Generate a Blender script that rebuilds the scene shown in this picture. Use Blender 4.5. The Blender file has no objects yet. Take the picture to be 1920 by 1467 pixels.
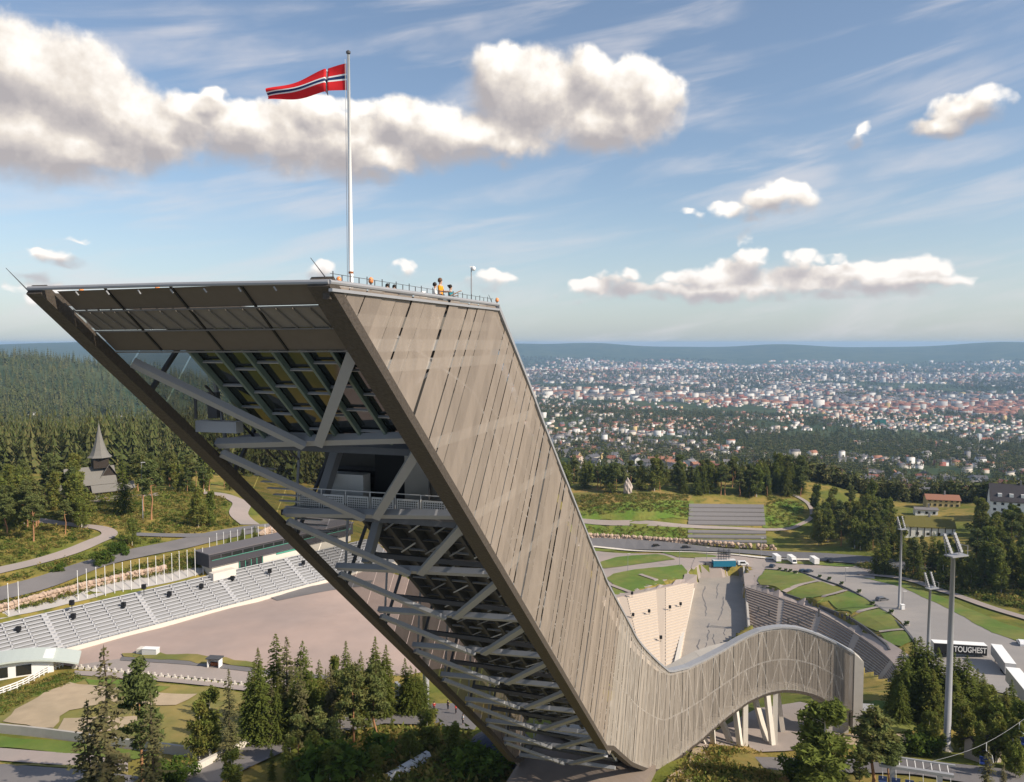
import bpy, bmesh, math, random
import numpy as np
from mathutils import Vector, Matrix
random.seed(7); RNG = np.random.default_rng(7)
SC = bpy.context.scene; COL = SC.collection
PI = math.pi
# ---------------------------------------------------------------- camera, world, sun, exposure
FPX = 1500.0; PITCH = math.atan(90/1500.0); CAMZ = 60.0      # z below is measured from the lens unless CAMZ is added
cam = bpy.data.cameras.new('camera'); cam.sensor_width = 36.0; cam.lens = 36*FPX/1920
cam.clip_start = 0.5; cam.clip_end = 60000
camo = bpy.data.objects.new('camera', cam); COL.objects.link(camo)
camo.location = (0, 0, CAMZ); camo.rotation_euler = (PI/2-PITCH, 0, 0); SC.camera = camo
SUN_AZ = math.radians(116); SUN_EL = math.radians(37)         # bearing clockwise from +Y
sunv = Vector((math.sin(SUN_AZ)*math.cos(SUN_EL), math.cos(SUN_AZ)*math.cos(SUN_EL), math.sin(SUN_EL)))
sl = bpy.data.lights.new('sun', 'SUN'); sl.energy = 5.0; sl.angle = math.radians(0.5); sl.color = (1.0, 0.89, 0.74)
slo = bpy.data.objects.new('sun', sl); COL.objects.link(slo); slo.rotation_euler = (-sunv).to_track_quat('-Z', 'Y').to_euler()
SC.view_settings.view_transform = 'Standard'; SC.view_settings.look = 'None'
SC.view_settings.exposure = 0.25; SC.view_settings.gamma = 1.0
SC.cycles.use_denoising = True
SC.cycles.max_bounces = 6; SC.cycles.diffuse_bounces = 3; SC.cycles.glossy_bounces = 3
SC.cycles.transparent_max_bounces = 12; SC.cycles.volume_bounces = 0; SC.cycles.transmission_bounces = 3
SC.cycles.caustics_reflective = False; SC.cycles.caustics_refractive = False

def ray(x, y):
    u = (x-960)/FPX; v = (733.5-y)/FPX
    return np.array([u, math.cos(PITCH)+v*math.sin(PITCH), -math.sin(PITCH)+v*math.cos(PITCH)])
def azel(x, y):
    d = ray(x, y); return math.atan2(d[0], d[1]), math.atan2(d[2], math.hypot(d[0], d[1]))
def at(x, y, z):                                             # pixel ray at height z (from the lens) -> world
    d = ray(x, y); k = z/d[2]; return Vector((d[0]*k, d[1]*k, z+CAMZ))
def atF(x, y, F):                                            # pixel ray at forward distance F -> world
    d = ray(x, y); k = F/d[1]; return Vector((d[0]*k, F, d[2]*k+CAMZ))

# ---- sky: Nishita with procedural cumulus and cirrus laid out by direction
W = bpy.data.worlds.new('World'); SC.world = W; W.use_nodes = True
nt = W.node_tree; nt.nodes.clear()
SKY_K = 0.115
class NB:
    def __init__(s, t): s.t = t
    def n(s, typ, **k):
        x = s.t.nodes.new(typ)
        for a, b in k.items(): setattr(x, a, b)
        return x
    def put(s, sock, v):
        if isinstance(v, bpy.types.NodeSocket): s.t.links.new(v, sock)
        elif v is not None: sock.default_value = v
    def m(s, op, a, b=None, c=None, clamp=False):
        x = s.n('ShaderNodeMath', operation=op, use_clamp=clamp)
        for i, v in enumerate((a, b, c)): s.put(x.inputs[i], v)
        return x.outputs[0]
    def v(s, op, a, b=None, c=None):
        x = s.n('ShaderNodeVectorMath', operation=op)
        for i, v in enumerate((a, b, c)):
            if v is not None: s.put(x.inputs[i], v)
        return x.outputs['Value'] if op in ('LENGTH', 'DOT_PRODUCT', 'DISTANCE') else x.outputs[0]
    def noise(s, vec, scale, detail=6, rough=.55, dist=0, out=0):
        x = s.n('ShaderNodeTexNoise'); s.put(x.inputs['Vector'], vec)
        x.inputs['Scale'].default_value = scale; x.inputs['Detail'].default_value = detail
        x.inputs['Roughness'].default_value = rough; x.inputs['Distortion'].default_value = dist
        return x.outputs[out]
    def ramp(s, fac, pts, interp='LINEAR'):
        x = s.n('ShaderNodeValToRGB'); s.put(x.inputs[0], fac); x.color_ramp.interpolation = interp
        e = x.color_ramp.elements
        while len(e) < len(pts): e.new(.5)
        for q, (p, c) in zip(e, pts):
            q.position = p; q.color = (c if len(c) == 4 else (*c, 1)) if hasattr(c, '__len__') else (c, c, c, 1)
        return x.outputs[0]
    def mr(s, v, a, b, c=0., d=1., smooth=True):
        x = s.n('ShaderNodeMapRange'); x.interpolation_type = 'SMOOTHSTEP' if smooth else 'LINEAR'
        for i, q in enumerate((v, a, b, c, d)): s.put(x.inputs[i], q)
        return x.outputs[0]
    def mix(s, f, a, b, mode='MIX'):
        x = s.n('ShaderNodeMix', data_type='RGBA', blend_type=mode); s.put(x.inputs[0], f)
        for i, q in ((6, a), (7, b)): s.put(x.inputs[i], (*q, 1) if isinstance(q, tuple) and len(q) == 3 else q)
        return x.outputs[2]
LOBES = [(40,150,140,100),(150,190,125,105),(30,265,170,75),(225,235,105,85),(300,265,85,62),(345,225,70,48),(395,190,34,24),(140,290,130,48),
 (460,255,110,55),(560,262,120,66),(650,275,110,66),(590,215,52,36),(650,215,60,30),(745,235,88,55),(820,262,110,58),(700,310,90,38),
 (930,150,72,60),(1000,190,130,85),(1095,150,72,60),(1175,185,85,72),(1225,200,60,70),(1130,240,150,50),(900,270,120,48),(950,292,70,30),
 (1470,378,70,36),(1430,394,66,24),(1330,412,90,20),(1290,418,50,14),
 (1835,200,62,32),(1790,225,70,26),(1750,256,45,14),(1605,253,32,20),
 (1165,528,62,24),(1090,552,85,16),(1245,535,46,24),(1315,535,60,32),(1405,504,40,30),(1360,532,60,26),(1498,502,42,28),(1562,506,62,24),
 (1650,525,90,24),(1730,518,62,34),(1570,545,230,22),(1310,560,210,16),(1700,548,140,14),
 (65,490,64,20),(135,472,54,14),(595,512,36,20),(750,510,40,20),(915,532,66,24),(440,500,18,9),(60,570,70,18)]
def cloud_group():
    g = bpy.data.node_groups.new('cumulus', 'ShaderNodeTree')
    g.interface.new_socket('P', in_out='INPUT', socket_type='NodeSocketVector')
    g.interface.new_socket('D', in_out='OUTPUT', socket_type='NodeSocketFloat')
    b = NB(g); gi = b.n('NodeGroupInput'); go = b.n('NodeGroupOutput')
    P = gi.outputs[0]
    wn = b.noise(P, 11., 3, .6, out=1)
    wv = b.v('MULTIPLY_ADD', b.v('SUBTRACT', wn, (.5, .5, .5)), (.046, .040, 0.), P)
    wn2 = b.noise(P, 42., 2, .55, out=1)
    wv = b.v('MULTIPLY_ADD', b.v('SUBTRACT', wn2, (.5, .5, .5)), (.022, .019, 0.), wv)
    cur = None
    for (x, y, rx, ry) in LOBES:
        a, e = azel(x, y); e_ = 1.16 if max(rx, ry) < 60 else 1.06; ix, iy = FPX/rx/e_, FPX/ry/e_
        q = b.v('MULTIPLY_ADD', wv, (ix, iy, 0.), (-a*ix, -e*iy, 0.))
        L = b.v('LENGTH', q)
        cur = L if cur is None else b.m('SMOOTH_MIN', cur, L, .14)
    fb = b.noise(P, 24., 9, .57)
    amp_ = b.mr(cur, 1.5, .95, .25, .85)
    D = b.m('ADD', b.m('SUBTRACT', .99, cur), b.m('MULTIPLY', b.m('SUBTRACT', fb, .5), amp_))
    g.links.new(D, go.inputs[0]); return g
b = NB(nt)
sky = b.n('ShaderNodeTexSky', sky_type='NISHITA', sun_disc=False)
sky.sun_elevation = SUN_EL; sky.sun_rotation = SUN_AZ; sky.altitude = 300; sky.air_density = 1.0; sky.dust_density = 1.2; sky.ozone_density = 1.6
tc = b.n('ShaderNodeTexCoord'); sp = b.n('ShaderNodeSeparateXYZ'); nt.links.new(tc.outputs['Generated'], sp.inputs[0])
azn = b.m('ARCTAN2', sp.outputs[0], sp.outputs[1]); eln = b.m('ARCSINE', sp.outputs[2])
cb = b.n('ShaderNodeCombineXYZ'); nt.links.new(azn, cb.inputs[0]); nt.links.new(eln, cb.inputs[1]); P = cb.outputs[0]
grp = cloud_group()
def cl(vec):
    x = b.n('ShaderNodeGroup'); x.node_tree = grp; nt.links.new(vec, x.inputs[0]); return x.outputs[0]
Da = cl(b.v('SUBTRACT', P, (.006, .0135, 0.))); Db = cl(b.v('ADD', P, (.006, .0135, 0.)))
D0 = b.m('MULTIPLY', b.m('ADD', Da, Db), .5)
lit = b.m('MULTIPLY', b.m('SUBTRACT', Da, Db), .92)
core = b.mr(D0, .0, 1.0)
fb2 = b.noise(P, 62., 5, .6)
lit = b.m('ADD', lit, b.m('ADD', b.m('SUBTRACT', .48, b.m('MULTIPLY', core, .08)), b.m('MULTIPLY', b.m('SUBTRACT', fb2, .5), .42)), clamp=True)
alpha = b.mr(D0, -.02, b.m('ADD', .19, b.m('MULTIPLY', b.m('SUBTRACT', 1., lit), .42)))
ccol = b.ramp(lit, [(.0, (.40, .375, .385)), (.33, (.53, .49, .475)), (.60, (.72, .66, .60)), (1.0, (.98, .93, .87))])
# cirrus streaks
rot = b.n('ShaderNodeVectorRotate', rotation_type='Z_AXIS'); nt.links.new(P, rot.inputs['Vector']); rot.inputs['Angle'].default_value = -.17
cs = b.noise(b.v('MULTIPLY', rot.outputs[0], (2.2, 15., 1.)), 1.7, 6, .52, .5)
cs2 = b.noise(b.v('MULTIPLY', rot.outputs[0], (5., 9., 1.)), 1.3, 4, .5)
cir = b.m('MULTIPLY', b.mr(cs, .42, .72), b.mr(cs2, .25, .58))
low = b.mr(eln, .20, .0)
cir = b.m('MULTIPLY', cir, .62)
skc = b.mix(b.m('ADD', b.m('MULTIPLY', low, .38), .07), sky.outputs[0], (.50/SKY_K, .58/SKY_K, .66/SKY_K))
skc = b.mix(cir, skc, (.66/SKY_K, .64/SKY_K, .66/SKY_K))
ccs = b.v('SCALE', ccol); nt.nodes[-1].inputs['Scale'].default_value = 1/SKY_K
far = b.mr(eln, .22, .02)
ccs = b.mix(b.m('MULTIPLY', far, .28), ccs, (.62/SKY_K, .61/SKY_K, .66/SKY_K))
skc = b.mix(alpha, skc, ccs)
bg = b.n('ShaderNodeBackground'); nt.links.new(skc, bg.inputs[0]); bg.inputs[1].default_value = SKY_K
W.cycles.sampling_method = 'MANUAL'; W.cycles.sample_map_resolution = 256
wo = b.n('ShaderNodeOutputWorld'); nt.links.new(bg.outputs[0], wo.inputs[0])

# ---------------------------------------------------------------- helpers
def tag(o, label=None, cat=None, group=None, kind=None):
    if label: o['label'] = label
    if cat: o['category'] = cat
    if group: o['group'] = group
    if kind: o['kind'] = kind
    return o
def empty(name, loc=(0, 0, 0), rz=0, **k):
    o = bpy.data.objects.new(name, None); COL.objects.link(o); o.location = loc; o.rotation_euler = (0, 0, rz)
    o.empty_display_size = .2
    return tag(o, **k)
class MB:
    def __init__(s): s.V = []; s.F = []; s.M = []
    def poly(s, pts, m=0):
        i = len(s.V); s.V += [tuple(p) for p in pts]; s.F.append(tuple(range(i, i+len(pts)))); s.M.append(m); return s
    def hexa(s, p, m=0):                                     # 4 bottom + 4 top corners
        i = len(s.V); s.V += [tuple(q) for q in p]
        for f in ((3,2,1,0),(4,5,6,7),(0,1,5,4),(1,2,6,5),(2,3,7,6),(3,0,4,7)): s.F.append(tuple(i+k for k in f)); s.M.append(m)
        return s
    def box(s, c, d, m=0, rz=0):
        x, y, z = d[0]/2, d[1]/2, d[2]/2; cs, sn = math.cos(rz), math.sin(rz); P = []
        for zz in (-z, z):
            for (a, e) in ((-x,-y),(x,-y),(x,y),(-x,y)): P.append((c[0]+a*cs-e*sn, c[1]+a*sn+e*cs, c[2]+zz))
        return s.hexa(P, m)
    def bar(s, a, c, w, h=None, m=0, up=(0, 0, 1)):
        a = Vector(a); c = Vector(c); h = w if h is None else h; d = (c-a).normalized(); up = Vector(up)
        if abs(d.dot(up)) > .99: up = Vector((1, 0, 0))
        sx = d.cross(up).normalized()*w/2; uy = sx.cross(d).normalized()*h/2
        return s.hexa([a-sx-uy, a+sx-uy, c+sx-uy, c-sx-uy, a-sx+uy, a+sx+uy, c+sx+uy, c-sx+uy], m)
    def tube(s, pts, r, n=8, m=0, cap=True):
        pts = [Vector(p) for p in pts]; k = len(pts); rs = r if hasattr(r, '__len__') else [r]*k; i0 = len(s.V)
        for j, p in enumerate(pts):
            d = (pts[min(j+1, k-1)]-pts[max(j-1, 0)]).normalized(); q = Vector((0, 0, 1)) if abs(d.z) < .9 else Vector((1, 0, 0))
            a = d.cross(q).normalized(); e = d.cross(a)
            for t in range(n): s.V.append(tuple(p+(a*math.cos(2*PI*t/n)+e*math.sin(2*PI*t/n))*rs[j]))
        for j in range(k-1):
            for t in range(n): s.F.append((i0+j*n+t, i0+j*n+(t+1) % n, i0+(j+1)*n+(t+1) % n, i0+(j+1)*n+t)); s.M.append(m)
        if cap:
            s.F.append(tuple(i0+t for t in range(n))); s.M.append(m); s.F.append(tuple(i0+(k-1)*n+t for t in range(n))[::-1]); s.M.append(m)
        return s
    def lathe(s, prof, n=12, c=(0, 0, 0), m=0):
        i0 = len(s.V); k = len(prof)
        for (r, z) in prof:
            for t in range(n): s.V.append((c[0]+r*math.cos(2*PI*t/n), c[1]+r*math.sin(2*PI*t/n), c[2]+z))
        for j in range(k-1):
            for t in range(n): s.F.append((i0+j*n+t, i0+j*n+(t+1) % n, i0+(j+1)*n+(t+1) % n, i0+(j+1)*n+t)); s.M.append(m)
        s.F.append(tuple(i0+t for t in range(n))[::-1]); s.M.append(m); s.F.append(tuple(i0+(k-1)*n+t for t in range(n))); s.M.append(m)
        return s
    def prism(s, pts, z0, z1, m=0):                          # vertical prism over an xy outline
        n = len(pts); i = len(s.V)
        s.V += [(p[0], p[1], z0) for p in pts]+[(p[0], p[1], z1) for p in pts]
        s.F.append(tuple(range(i, i+n))[::-1]); s.M.append(m); s.F.append(tuple(range(i+n, i+2*n))); s.M.append(m)
        for k in range(n): s.F.append((i+k, i+(k+1) % n, i+n+(k+1) % n, i+n+k)); s.M.append(m)
        return s
    def mesh(s, name, mats, smooth=False):
        me = bpy.data.meshes.new(name); me.from_pydata(s.V, [], s.F)
        for q in (mats if isinstance(mats, (list, tuple)) else [mats]): me.materials.append(q)
        if any(s.M): me.polygons.foreach_set('material_index', s.M)
        if smooth: me.polygons.foreach_set('use_smooth', [True]*len(me.polygons))
        me.update(); return me
    def build(s, name, mats, parent=None, smooth=False, **k):
        return link(name, s.mesh(name, mats, smooth), parent, **k)
def link(name, me, parent=None, loc=None, rz=None, **k):
    o = bpy.data.objects.new(name, me); COL.objects.link(o)
    if parent: o.parent = parent
    if loc is not None: o.location = loc
    if rz is not None: o.rotation_euler = (0, 0, rz)
    return tag(o, **k)
def copy_tree(o, parent=None):
    c = o.copy(); COL.objects.link(c); c.parent = parent
    for ch in list(o.children): copy_tree(ch, c)
    return c

# ---------------------------------------------------------------- materials
def mat(name, col, rough=.8, var=.0, scale=.5, col2=None, metal=0., bump=0., bscale=None, spec=.3, rnd=0., stretch=None, detail=6, thr=(.35, .65), coord='P', alpha=None, trans=0., mesh_k=0.):
    m = bpy.data.materials.new(name); m.use_nodes = True; t = m.node_tree; bb = NB(t); t.nodes.clear()
    p = bb.n('ShaderNodeBsdfPrincipled'); out = bb.n('ShaderNodeOutputMaterial')
    p.inputs['Roughness'].default_value = rough; p.inputs['Metallic'].default_value = metal; p.inputs['Specular IOR Level'].default_value = spec
    if coord == 'P': vec = bb.n('ShaderNodeNewGeometry').outputs['Position']
    else: vec = bb.n('ShaderNodeTexCoord').outputs[coord]
    if stretch: vec = bb.v('MULTIPLY', vec, stretch)
    c = (*col, 1)
    if col2 is not None:
        c = bb.mix(bb.mr(bb.noise(vec, scale, detail), thr[0], thr[1]), col, col2)
    if var:
        f = bb.m('ADD', bb.m('MULTIPLY', bb.m('SUBTRACT', bb.noise(vec, scale*5.3, detail), .5), 2*var), 1.0)
        s = bb.n('ShaderNodeVectorMath', operation='SCALE'); bb.put(s.inputs[0], c[:3] if isinstance(c, tuple) else c); bb.put(s.inputs['Scale'], f); c = s.outputs[0]
    if rnd:
        oi = bb.n('ShaderNodeObjectInfo'); f = bb.m('ADD', bb.m('MULTIPLY', bb.m('SUBTRACT', oi.outputs['Random'], .5), 2*rnd), 1.0)
        s = bb.n('ShaderNodeVectorMath', operation='SCALE'); bb.put(s.inputs[0], c[:3] if isinstance(c, tuple) else c); bb.put(s.inputs['Scale'], f); c = s.outputs[0]
    bb.put(p.inputs['Base Color'], c)
    if bump:
        bn = bb.n('ShaderNodeBump'); bn.inputs['Strength'].default_value = bump; bn.inputs['Distance'].default_value = .1
        bb.put(bn.inputs['Height'], bb.noise(vec, bscale or scale*8, 5)); t.links.new(bn.outputs[0], p.inputs['Normal'])
    sh = p.outputs[0]
    if trans:
        tr = bb.n('ShaderNodeBsdfTranslucent'); bb.put(tr.inputs[0], c); mx = bb.n('ShaderNodeMixShader'); mx.inputs[0].default_value = trans
        t.links.new(sh, mx.inputs[1]); t.links.new(tr.outputs[0], mx.inputs[2]); sh = mx.outputs[0]
    if mesh_k:                                               # woven mesh: more open when seen face on
        ge = bb.n('ShaderNodeNewGeometry'); alpha = bb.m('SUBTRACT', 1., bb.m('MULTIPLY', bb.m('ABSOLUTE', bb.v('DOT_PRODUCT', ge.outputs['Incoming'], ge.outputs['Normal'])), mesh_k))
    if alpha is not None:
        tr = bb.n('ShaderNodeBsdfTransparent'); mx = bb.n('ShaderNodeMixShader'); bb.put(mx.inputs[0], alpha)
        t.links.new(tr.outputs[0], mx.inputs[1]); t.links.new(sh, mx.inputs[2]); sh = mx.outputs[0]
    t.links.new(sh, out.inputs[0]); return m
M = {}
M['mesh'] = mat('woven_steel', (.27,.222,.182), .6, var=.26, scale=.22, metal=.15, rnd=.13, stretch=(1., 1., .25), bump=.25, bscale=14, mesh_k=.36)
M['mesh_lo'] = mat('woven_steel_open', (.345,.30,.255), .6, var=.22, scale=.25, metal=.15, rnd=.14, stretch=(1., 1., .25), mesh_k=.52)
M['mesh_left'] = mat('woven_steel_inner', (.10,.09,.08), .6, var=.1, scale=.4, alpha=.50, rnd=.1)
M['rim'] = mat('rim_steel', (.062,.050,.040), .7, var=.5, scale=1.2, bump=.5, bscale=7)
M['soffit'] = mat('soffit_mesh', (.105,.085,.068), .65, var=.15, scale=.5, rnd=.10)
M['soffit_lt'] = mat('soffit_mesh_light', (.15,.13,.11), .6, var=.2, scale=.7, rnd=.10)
M['steel'] = mat('painted_steel', (.27,.272,.285), .5, var=.08, scale=.4)
M['steel_lt'] = mat('light_steel', (.60,.59,.58), .5, var=.06, scale=.5)
M['steel_dk'] = mat('dark_steel', (.075,.075,.08), .6, var=.15, scale=.5)
M['green_frame'] = mat('green_frame', (.11,.145,.125), .5, var=.1)
M['glass'] = mat('dark_glass', (.015,.018,.02), .06, spec=.9)
M['lattice'] = mat('galvanised_lattice', (.62,.60,.57), .5)
M['backing'] = mat('dark_backing', (.10,.095,.09), .8, var=.15, scale=.4)
M['concrete'] = mat('concrete', (.40,.37,.33), .9, var=.15, scale=.15, bump=.1)
M['concrete_lt'] = mat('pale_concrete', (.62,.57,.50), .9, var=.08, scale=.2)
M['concrete_brown'] = mat('board_marked_concrete', (.20,.16,.13), .9, var=.2, scale=.3, stretch=(.3,.3,3.))
M['white'] = mat('white_paint', (.78,.77,.75), .5, var=.05)
M['black'] = mat('black', (.012,.012,.014), .6)
M['wood_dk'] = mat('tarred_wood', (.035,.026,.020), .8, var=.3, scale=.8)
M['red'] = mat('flag_red', (.62,.015,.02), .7, var=.08, scale=1., trans=.25)
M['navy'] = mat('flag_blue', (.01,.03,.10), .7, trans=.15)
M['flagwhite'] = mat('flag_white', (.75,.75,.75), .7, trans=.25)
M['rust'] = mat('rust', (.28,.10,.04), .9)
M['orange_lens'] = mat('orange_lens', (.75,.28,.10), .3)
M['skin'] = mat('skin', (.52,.33,.24), .6)
M['hair'] = mat('hair', (.02,.014,.011), .6)
M['hair_br'] = mat('brown_hair', (.12,.06,.03), .6)
M['orange_cloth'] = mat('orange_cloth', (.75,.30,.015), .8, var=.1, scale=3)
M['teal_cloth'] = mat('teal_cloth', (.03,.22,.27), .8, var=.3, scale=4)
M['dark_cloth'] = mat('dark_cloth', (.03,.03,.04), .8)
M['red_cloth'] = mat('red_cloth', (.5,.04,.04), .8)
M['white_cloth'] = mat('white_cloth', (.7,.7,.7), .8)
M['asphalt'] = mat('asphalt', (.15,.14,.14), .9, var=.10, scale=.06, col2=(.19,.175,.17), bump=.05)
M['asphalt_dk'] = mat('dark_asphalt', (.15,.145,.15), .9, var=.08, scale=.1)
M['paving'] = mat('pink_paving', (.34,.28,.25), .9, var=.08, scale=.05, col2=(.30,.26,.235))
M['gravel'] = mat('arena_gravel', (.40,.30,.255), .95, var=.12, scale=.035, col2=(.33,.26,.23), bump=.08, bscale=6)
M['parking'] = mat('parking_asphalt', (.27,.25,.235), .9, var=.07, scale=.04, col2=(.32,.29,.265))
M['dirt'] = mat('bare_dirt', (.43,.33,.22), .95, var=.20, scale=.07, col2=(.34,.27,.18), bump=.15)
M['grass'] = mat('lawn', (.095,.155,.022), .95, var=.28, scale=.06, col2=(.17,.175,.04), bump=.2, bscale=8)
M['grass_dry'] = mat('dry_grass', (.27,.205,.065), .95, var=.26, scale=.07, col2=(.14,.15,.035), bump=.3, bscale=6)
M['grass_lush'] = mat('lush_grass', (.105,.175,.022), .95, var=.35, scale=.10, col2=(.17,.18,.035), bump=.4, bscale=4)
M['moss'] = mat('mossy_slope', (.12,.13,.03), .95, var=.35, scale=.10, col2=(.29,.19,.06), bump=.5, bscale=3)
M['stone_wall'] = mat('stone_wall', (.42,.31,.235), .95, var=.35, scale=.35, bump=.6, bscale=2)
M['granite'] = mat('granite', (.50,.42,.37), .9, var=.15, scale=.5, bump=.5, bscale=1.5)
def smooth(pts, n):                                          # Catmull-Rom
    pts = [Vector(p) for p in pts]; P_ = [pts[0]*2-pts[1]]+pts+[pts[-1]*2-pts[-2]]; out = []; k = len(pts)-1
    for i in range(n+1):
        f = i/n*k; j = min(int(f), k-1); t = f-j; a, b_, c, d = P_[j:j+4]
        out.append(.5*((2*b_)+(c-a)*t+(2*a-5*b_+4*c-d)*t*t+(3*b_-a-3*c+d)*t**3))
    return out
# ---------------------------------------------------------------- terrain: heights at (pixel, depth below lens), smoothed in (bearing, log distance)
CP = []
def cp(x, y, z):
    d = ray(x, y); k = z/d[2]; CP.append((d[0]*k, d[1]*k, z))
def cf(azd, F, z): a = math.radians(azd); CP.append((F*math.sin(a), F*math.cos(a), z))
for q in [(0,1460,-62),(200,1460,-61),(400,1460,-60),(100,1320,-64),(300,1330,-64),(0,1380,-63.5),(450,1150,-66),(600,1100,-66),(250,1230,-66),(800,1180,-66),
 (700,1260,-65),(480,1290,-65.5),(500,1035,-60),(0,1116,-58),(219,1048,-57.5),(394,1008,-57.5),(500,990,-57.5),
 (0,1070,-55.5),(182,1016,-55),(226,1001,-55),(300,960,-55),(190,928,-54),(60,930,-54),(400,950,-55),(0,900,-57),(420,920,-56),(560,1000,-60),
 (700,1400,-62),(560,1400,-61.5),(850,1460,-60.5),(1100,1460,-61),(980,1425,-60.5),(1250,1467,-60),(1300,1440,-61),(1400,1398,-64),(1480,1350,-65),(1500,1440,-62.5),
 (1600,1350,-64),(1640,1300,-66),(1750,1400,-63),(1900,1440,-60),(1650,1460,-60),(1560,1400,-63),(1850,1350,-66),
 (1150,1122,-101.2),(1300,1090,-104),(1350,1062,-102.8),(1398,1100,-102.4),(1460,1122,-100.4),(1530,1147,-97.4),(1600,1187,-93.9),(1668,1238,-89.4),(1720,1290,-77),(1215,1230,-104),(1350,1180,-104),(1470,1200,-101),
 (1700,1060,-95.5),(1850,1090,-90.5),(1740,1000,-94),(1760,950,-92),(1820,950,-91),(1700,950,-93.5),(1890,965,-88.5),(1910,940,-90),(1600,970,-94),(1600,1020,-97.5),(1920,1040,-88.5),(1530,1040,-100),
 (1360,1020,-103.3),(1360,946,-91),(1200,1005,-102.2),(1200,975,-95),(1200,925,-86),(1180,912,-84.5),(1480,1000,-101),(1450,930,-88.5),(1100,1000,-102),(1100,970,-95),(1100,925,-86.5),(1320,905,-86),(1500,910,-92.5)]:
    cp(*q)
A_B = math.radians(17.6)
def plane(anchors, poly, step=34):                            # flat plateau: least-squares plane sampled inside a pixel outline
    P_ = np.array([ray(x, y)*(z/ray(x, y)[2]) for x, y, z in anchors]); c, *_ = np.linalg.lstsq(np.c_[P_[:, :2], np.ones(len(P_))], P_[:, 2], rcond=None)
    def ins(x, y):
        r = False
        for i in range(len(poly)):
            (x0, y0), (x1, y1) = poly[i-1], poly[i]
            if (y0 > y) != (y1 > y) and x < (x1-x0)*(y-y0)/(y1-y0)+x0: r = not r
        return r
    xs = [p[0] for p in poly]; ys = [p[1] for p in poly]
    for x in np.arange(min(xs), max(xs)+1, step):
        for y in np.arange(min(ys), max(ys)+1, step*.62):
            if ins(x, y): d = ray(x, y); k = c[2]/(d[2]-c[0]*d[0]-c[1]*d[1]); CP.append((d[0]*k, d[1]*k, d[2]*k))
plane([(1436,1069,-101.5),(1600,1080,-98),(1686,1142,-93),(1714,1205,-88),(1800,1230,-84.5),(1900,1160,-88),(1542,1131,-95.5),(1640,1180,-91)], [(1422,1062),(1600,1062),(1760,1100),(1940,1160),(1940,1290),(1760,1262),(1712,1212),(1600,1150),(1440,1100)])
plane([(1130,1025,-103.5),(1300,1030,-104),(1430,1042,-103),(1150,1115,-101.8),(1290,1075,-104),(1600,1056,-99.5)], [(1090,1022),(1300,1028),(1600,1052),(1600,1060),(1410,1058),(1300,1052),(1290,1085),(1150,1118),(1100,1060)])
_a, _b = ray(40, 1243)*(-66/ray(40, 1243)[2]), ray(640, 1083)*(-66/ray(640, 1083)[2]); _d = (_b-_a)/np.hypot(*(_b-_a)[:2]); _n = np.array([-_d[1], _d[0]])
for t in (-25, 0, 25, 50, 75, 95):
    for n_, z in ((-1.5, -66.1), (4, -66.5), (8.5, -64.5), (12.5, -60.5)): CP.append((_a[0]+_d[0]*t+_n[0]*n_, _a[1]+_d[1]*t+_n[1]*n_, z))
for s, z in ((105,-62),(130,-72),(170,-90),(205,-102),(235,-105)):
    CP.append((-6.82+s*math.sin(A_B)-7*math.cos(A_B), 30+s*math.cos(A_B)+7*math.sin(A_B), z))
for a in (-75,-45,-20,0,20,45,75):
    cf(a, 8, -60); cf(a, 25, -60); cf(a, 60, -60.5)
for a in (-60,-45): cf(a, 120, -61); cf(a, 220, -60); cf(a, 400, -58)
for a in (45,60): cf(a, 120, -60); cf(a, 220, -75); cf(a, 400, -86)
# beyond the ridges
for a in (0,6,12,17,22,27,32,38,48,60):
    for F, z in ((560,-112),(700,-128),(950,-158),(1500,-205),(2200,-236),(3200,-268),(4600,-300),(6500,-312),(8500,-306),(10500,-280),(12500,-155),(14500,-32),(17000,-230),(24000,-400)):
        cf(a, F, z)
for a in (-12,-6): 
    for F, z in ((500,-78),(700,-98),(1100,-140),(1700,-170),(2300,-160),(4000,-240),(8000,-250),(14000,-30),(24000,-400)): cf(a, F, z)
for a, k in ((-60,0),(-45,0),(-36,0),(-32,-4),(-28,-26),(-24,-52),(-20,-90)):
    for F, z in ((500,-66),(700,-86),(1000,-112),(1400,-118+k*.5),(2000,-85+k),(2600,-33+k),(3200,-90+k),(5000,-220),(9000,-150),(13500,-25),(24000,-400)): cf(a, F, z)
CP = np.array(CP)
def tq(x, y):
    r = np.hypot(x, y); return np.stack([np.arctan2(x, y)*1.0, np.log(np.maximum(r, 4.))*1.5], -1)
def kern(a, b2):
    d2 = ((a[:, None, :]-b2[None, :, :])**2).sum(-1); return .5*d2*np.log(d2+1e-12)
CQ = tq(CP[:, 0], CP[:, 1]); nC = len(CP)
A_ = np.zeros((nC+3, nC+3)); A_[:nC, :nC] = kern(CQ, CQ)+np.eye(nC)*2e-5
A_[:nC, nC] = 1; A_[:nC, nC+1:] = CQ; A_[nC, :nC] = 1; A_[nC+1:, :nC] = CQ.T
WT = np.linalg.solve(A_, np.concatenate([CP[:, 2], np.zeros(3)]))
HK = [(RNG.uniform(-1, 1, 2), RNG.uniform(0, 6.28)) for _ in range(10)]
ZO = -108.0                                                  # outrun floor; the ground is dug out below the outrun and its stands
U_R = [(1398,1102,-102),(1460,1122,-100),(1530,1147,-97),(1600,1187,-93.5),(1668,1238,-89),(1690,1280,-86)]
L_R = [(1406,1200,-107.5),(1450,1225,-106.5),(1500,1252,-105),(1560,1280,-102.5),(1620,1305,-99),(1660,1325,-95)]
U_L = [(1120,1128,-100.5),(1160,1121,-101),(1230,1106,-102.2),(1303,1089,-103.6)]
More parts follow.
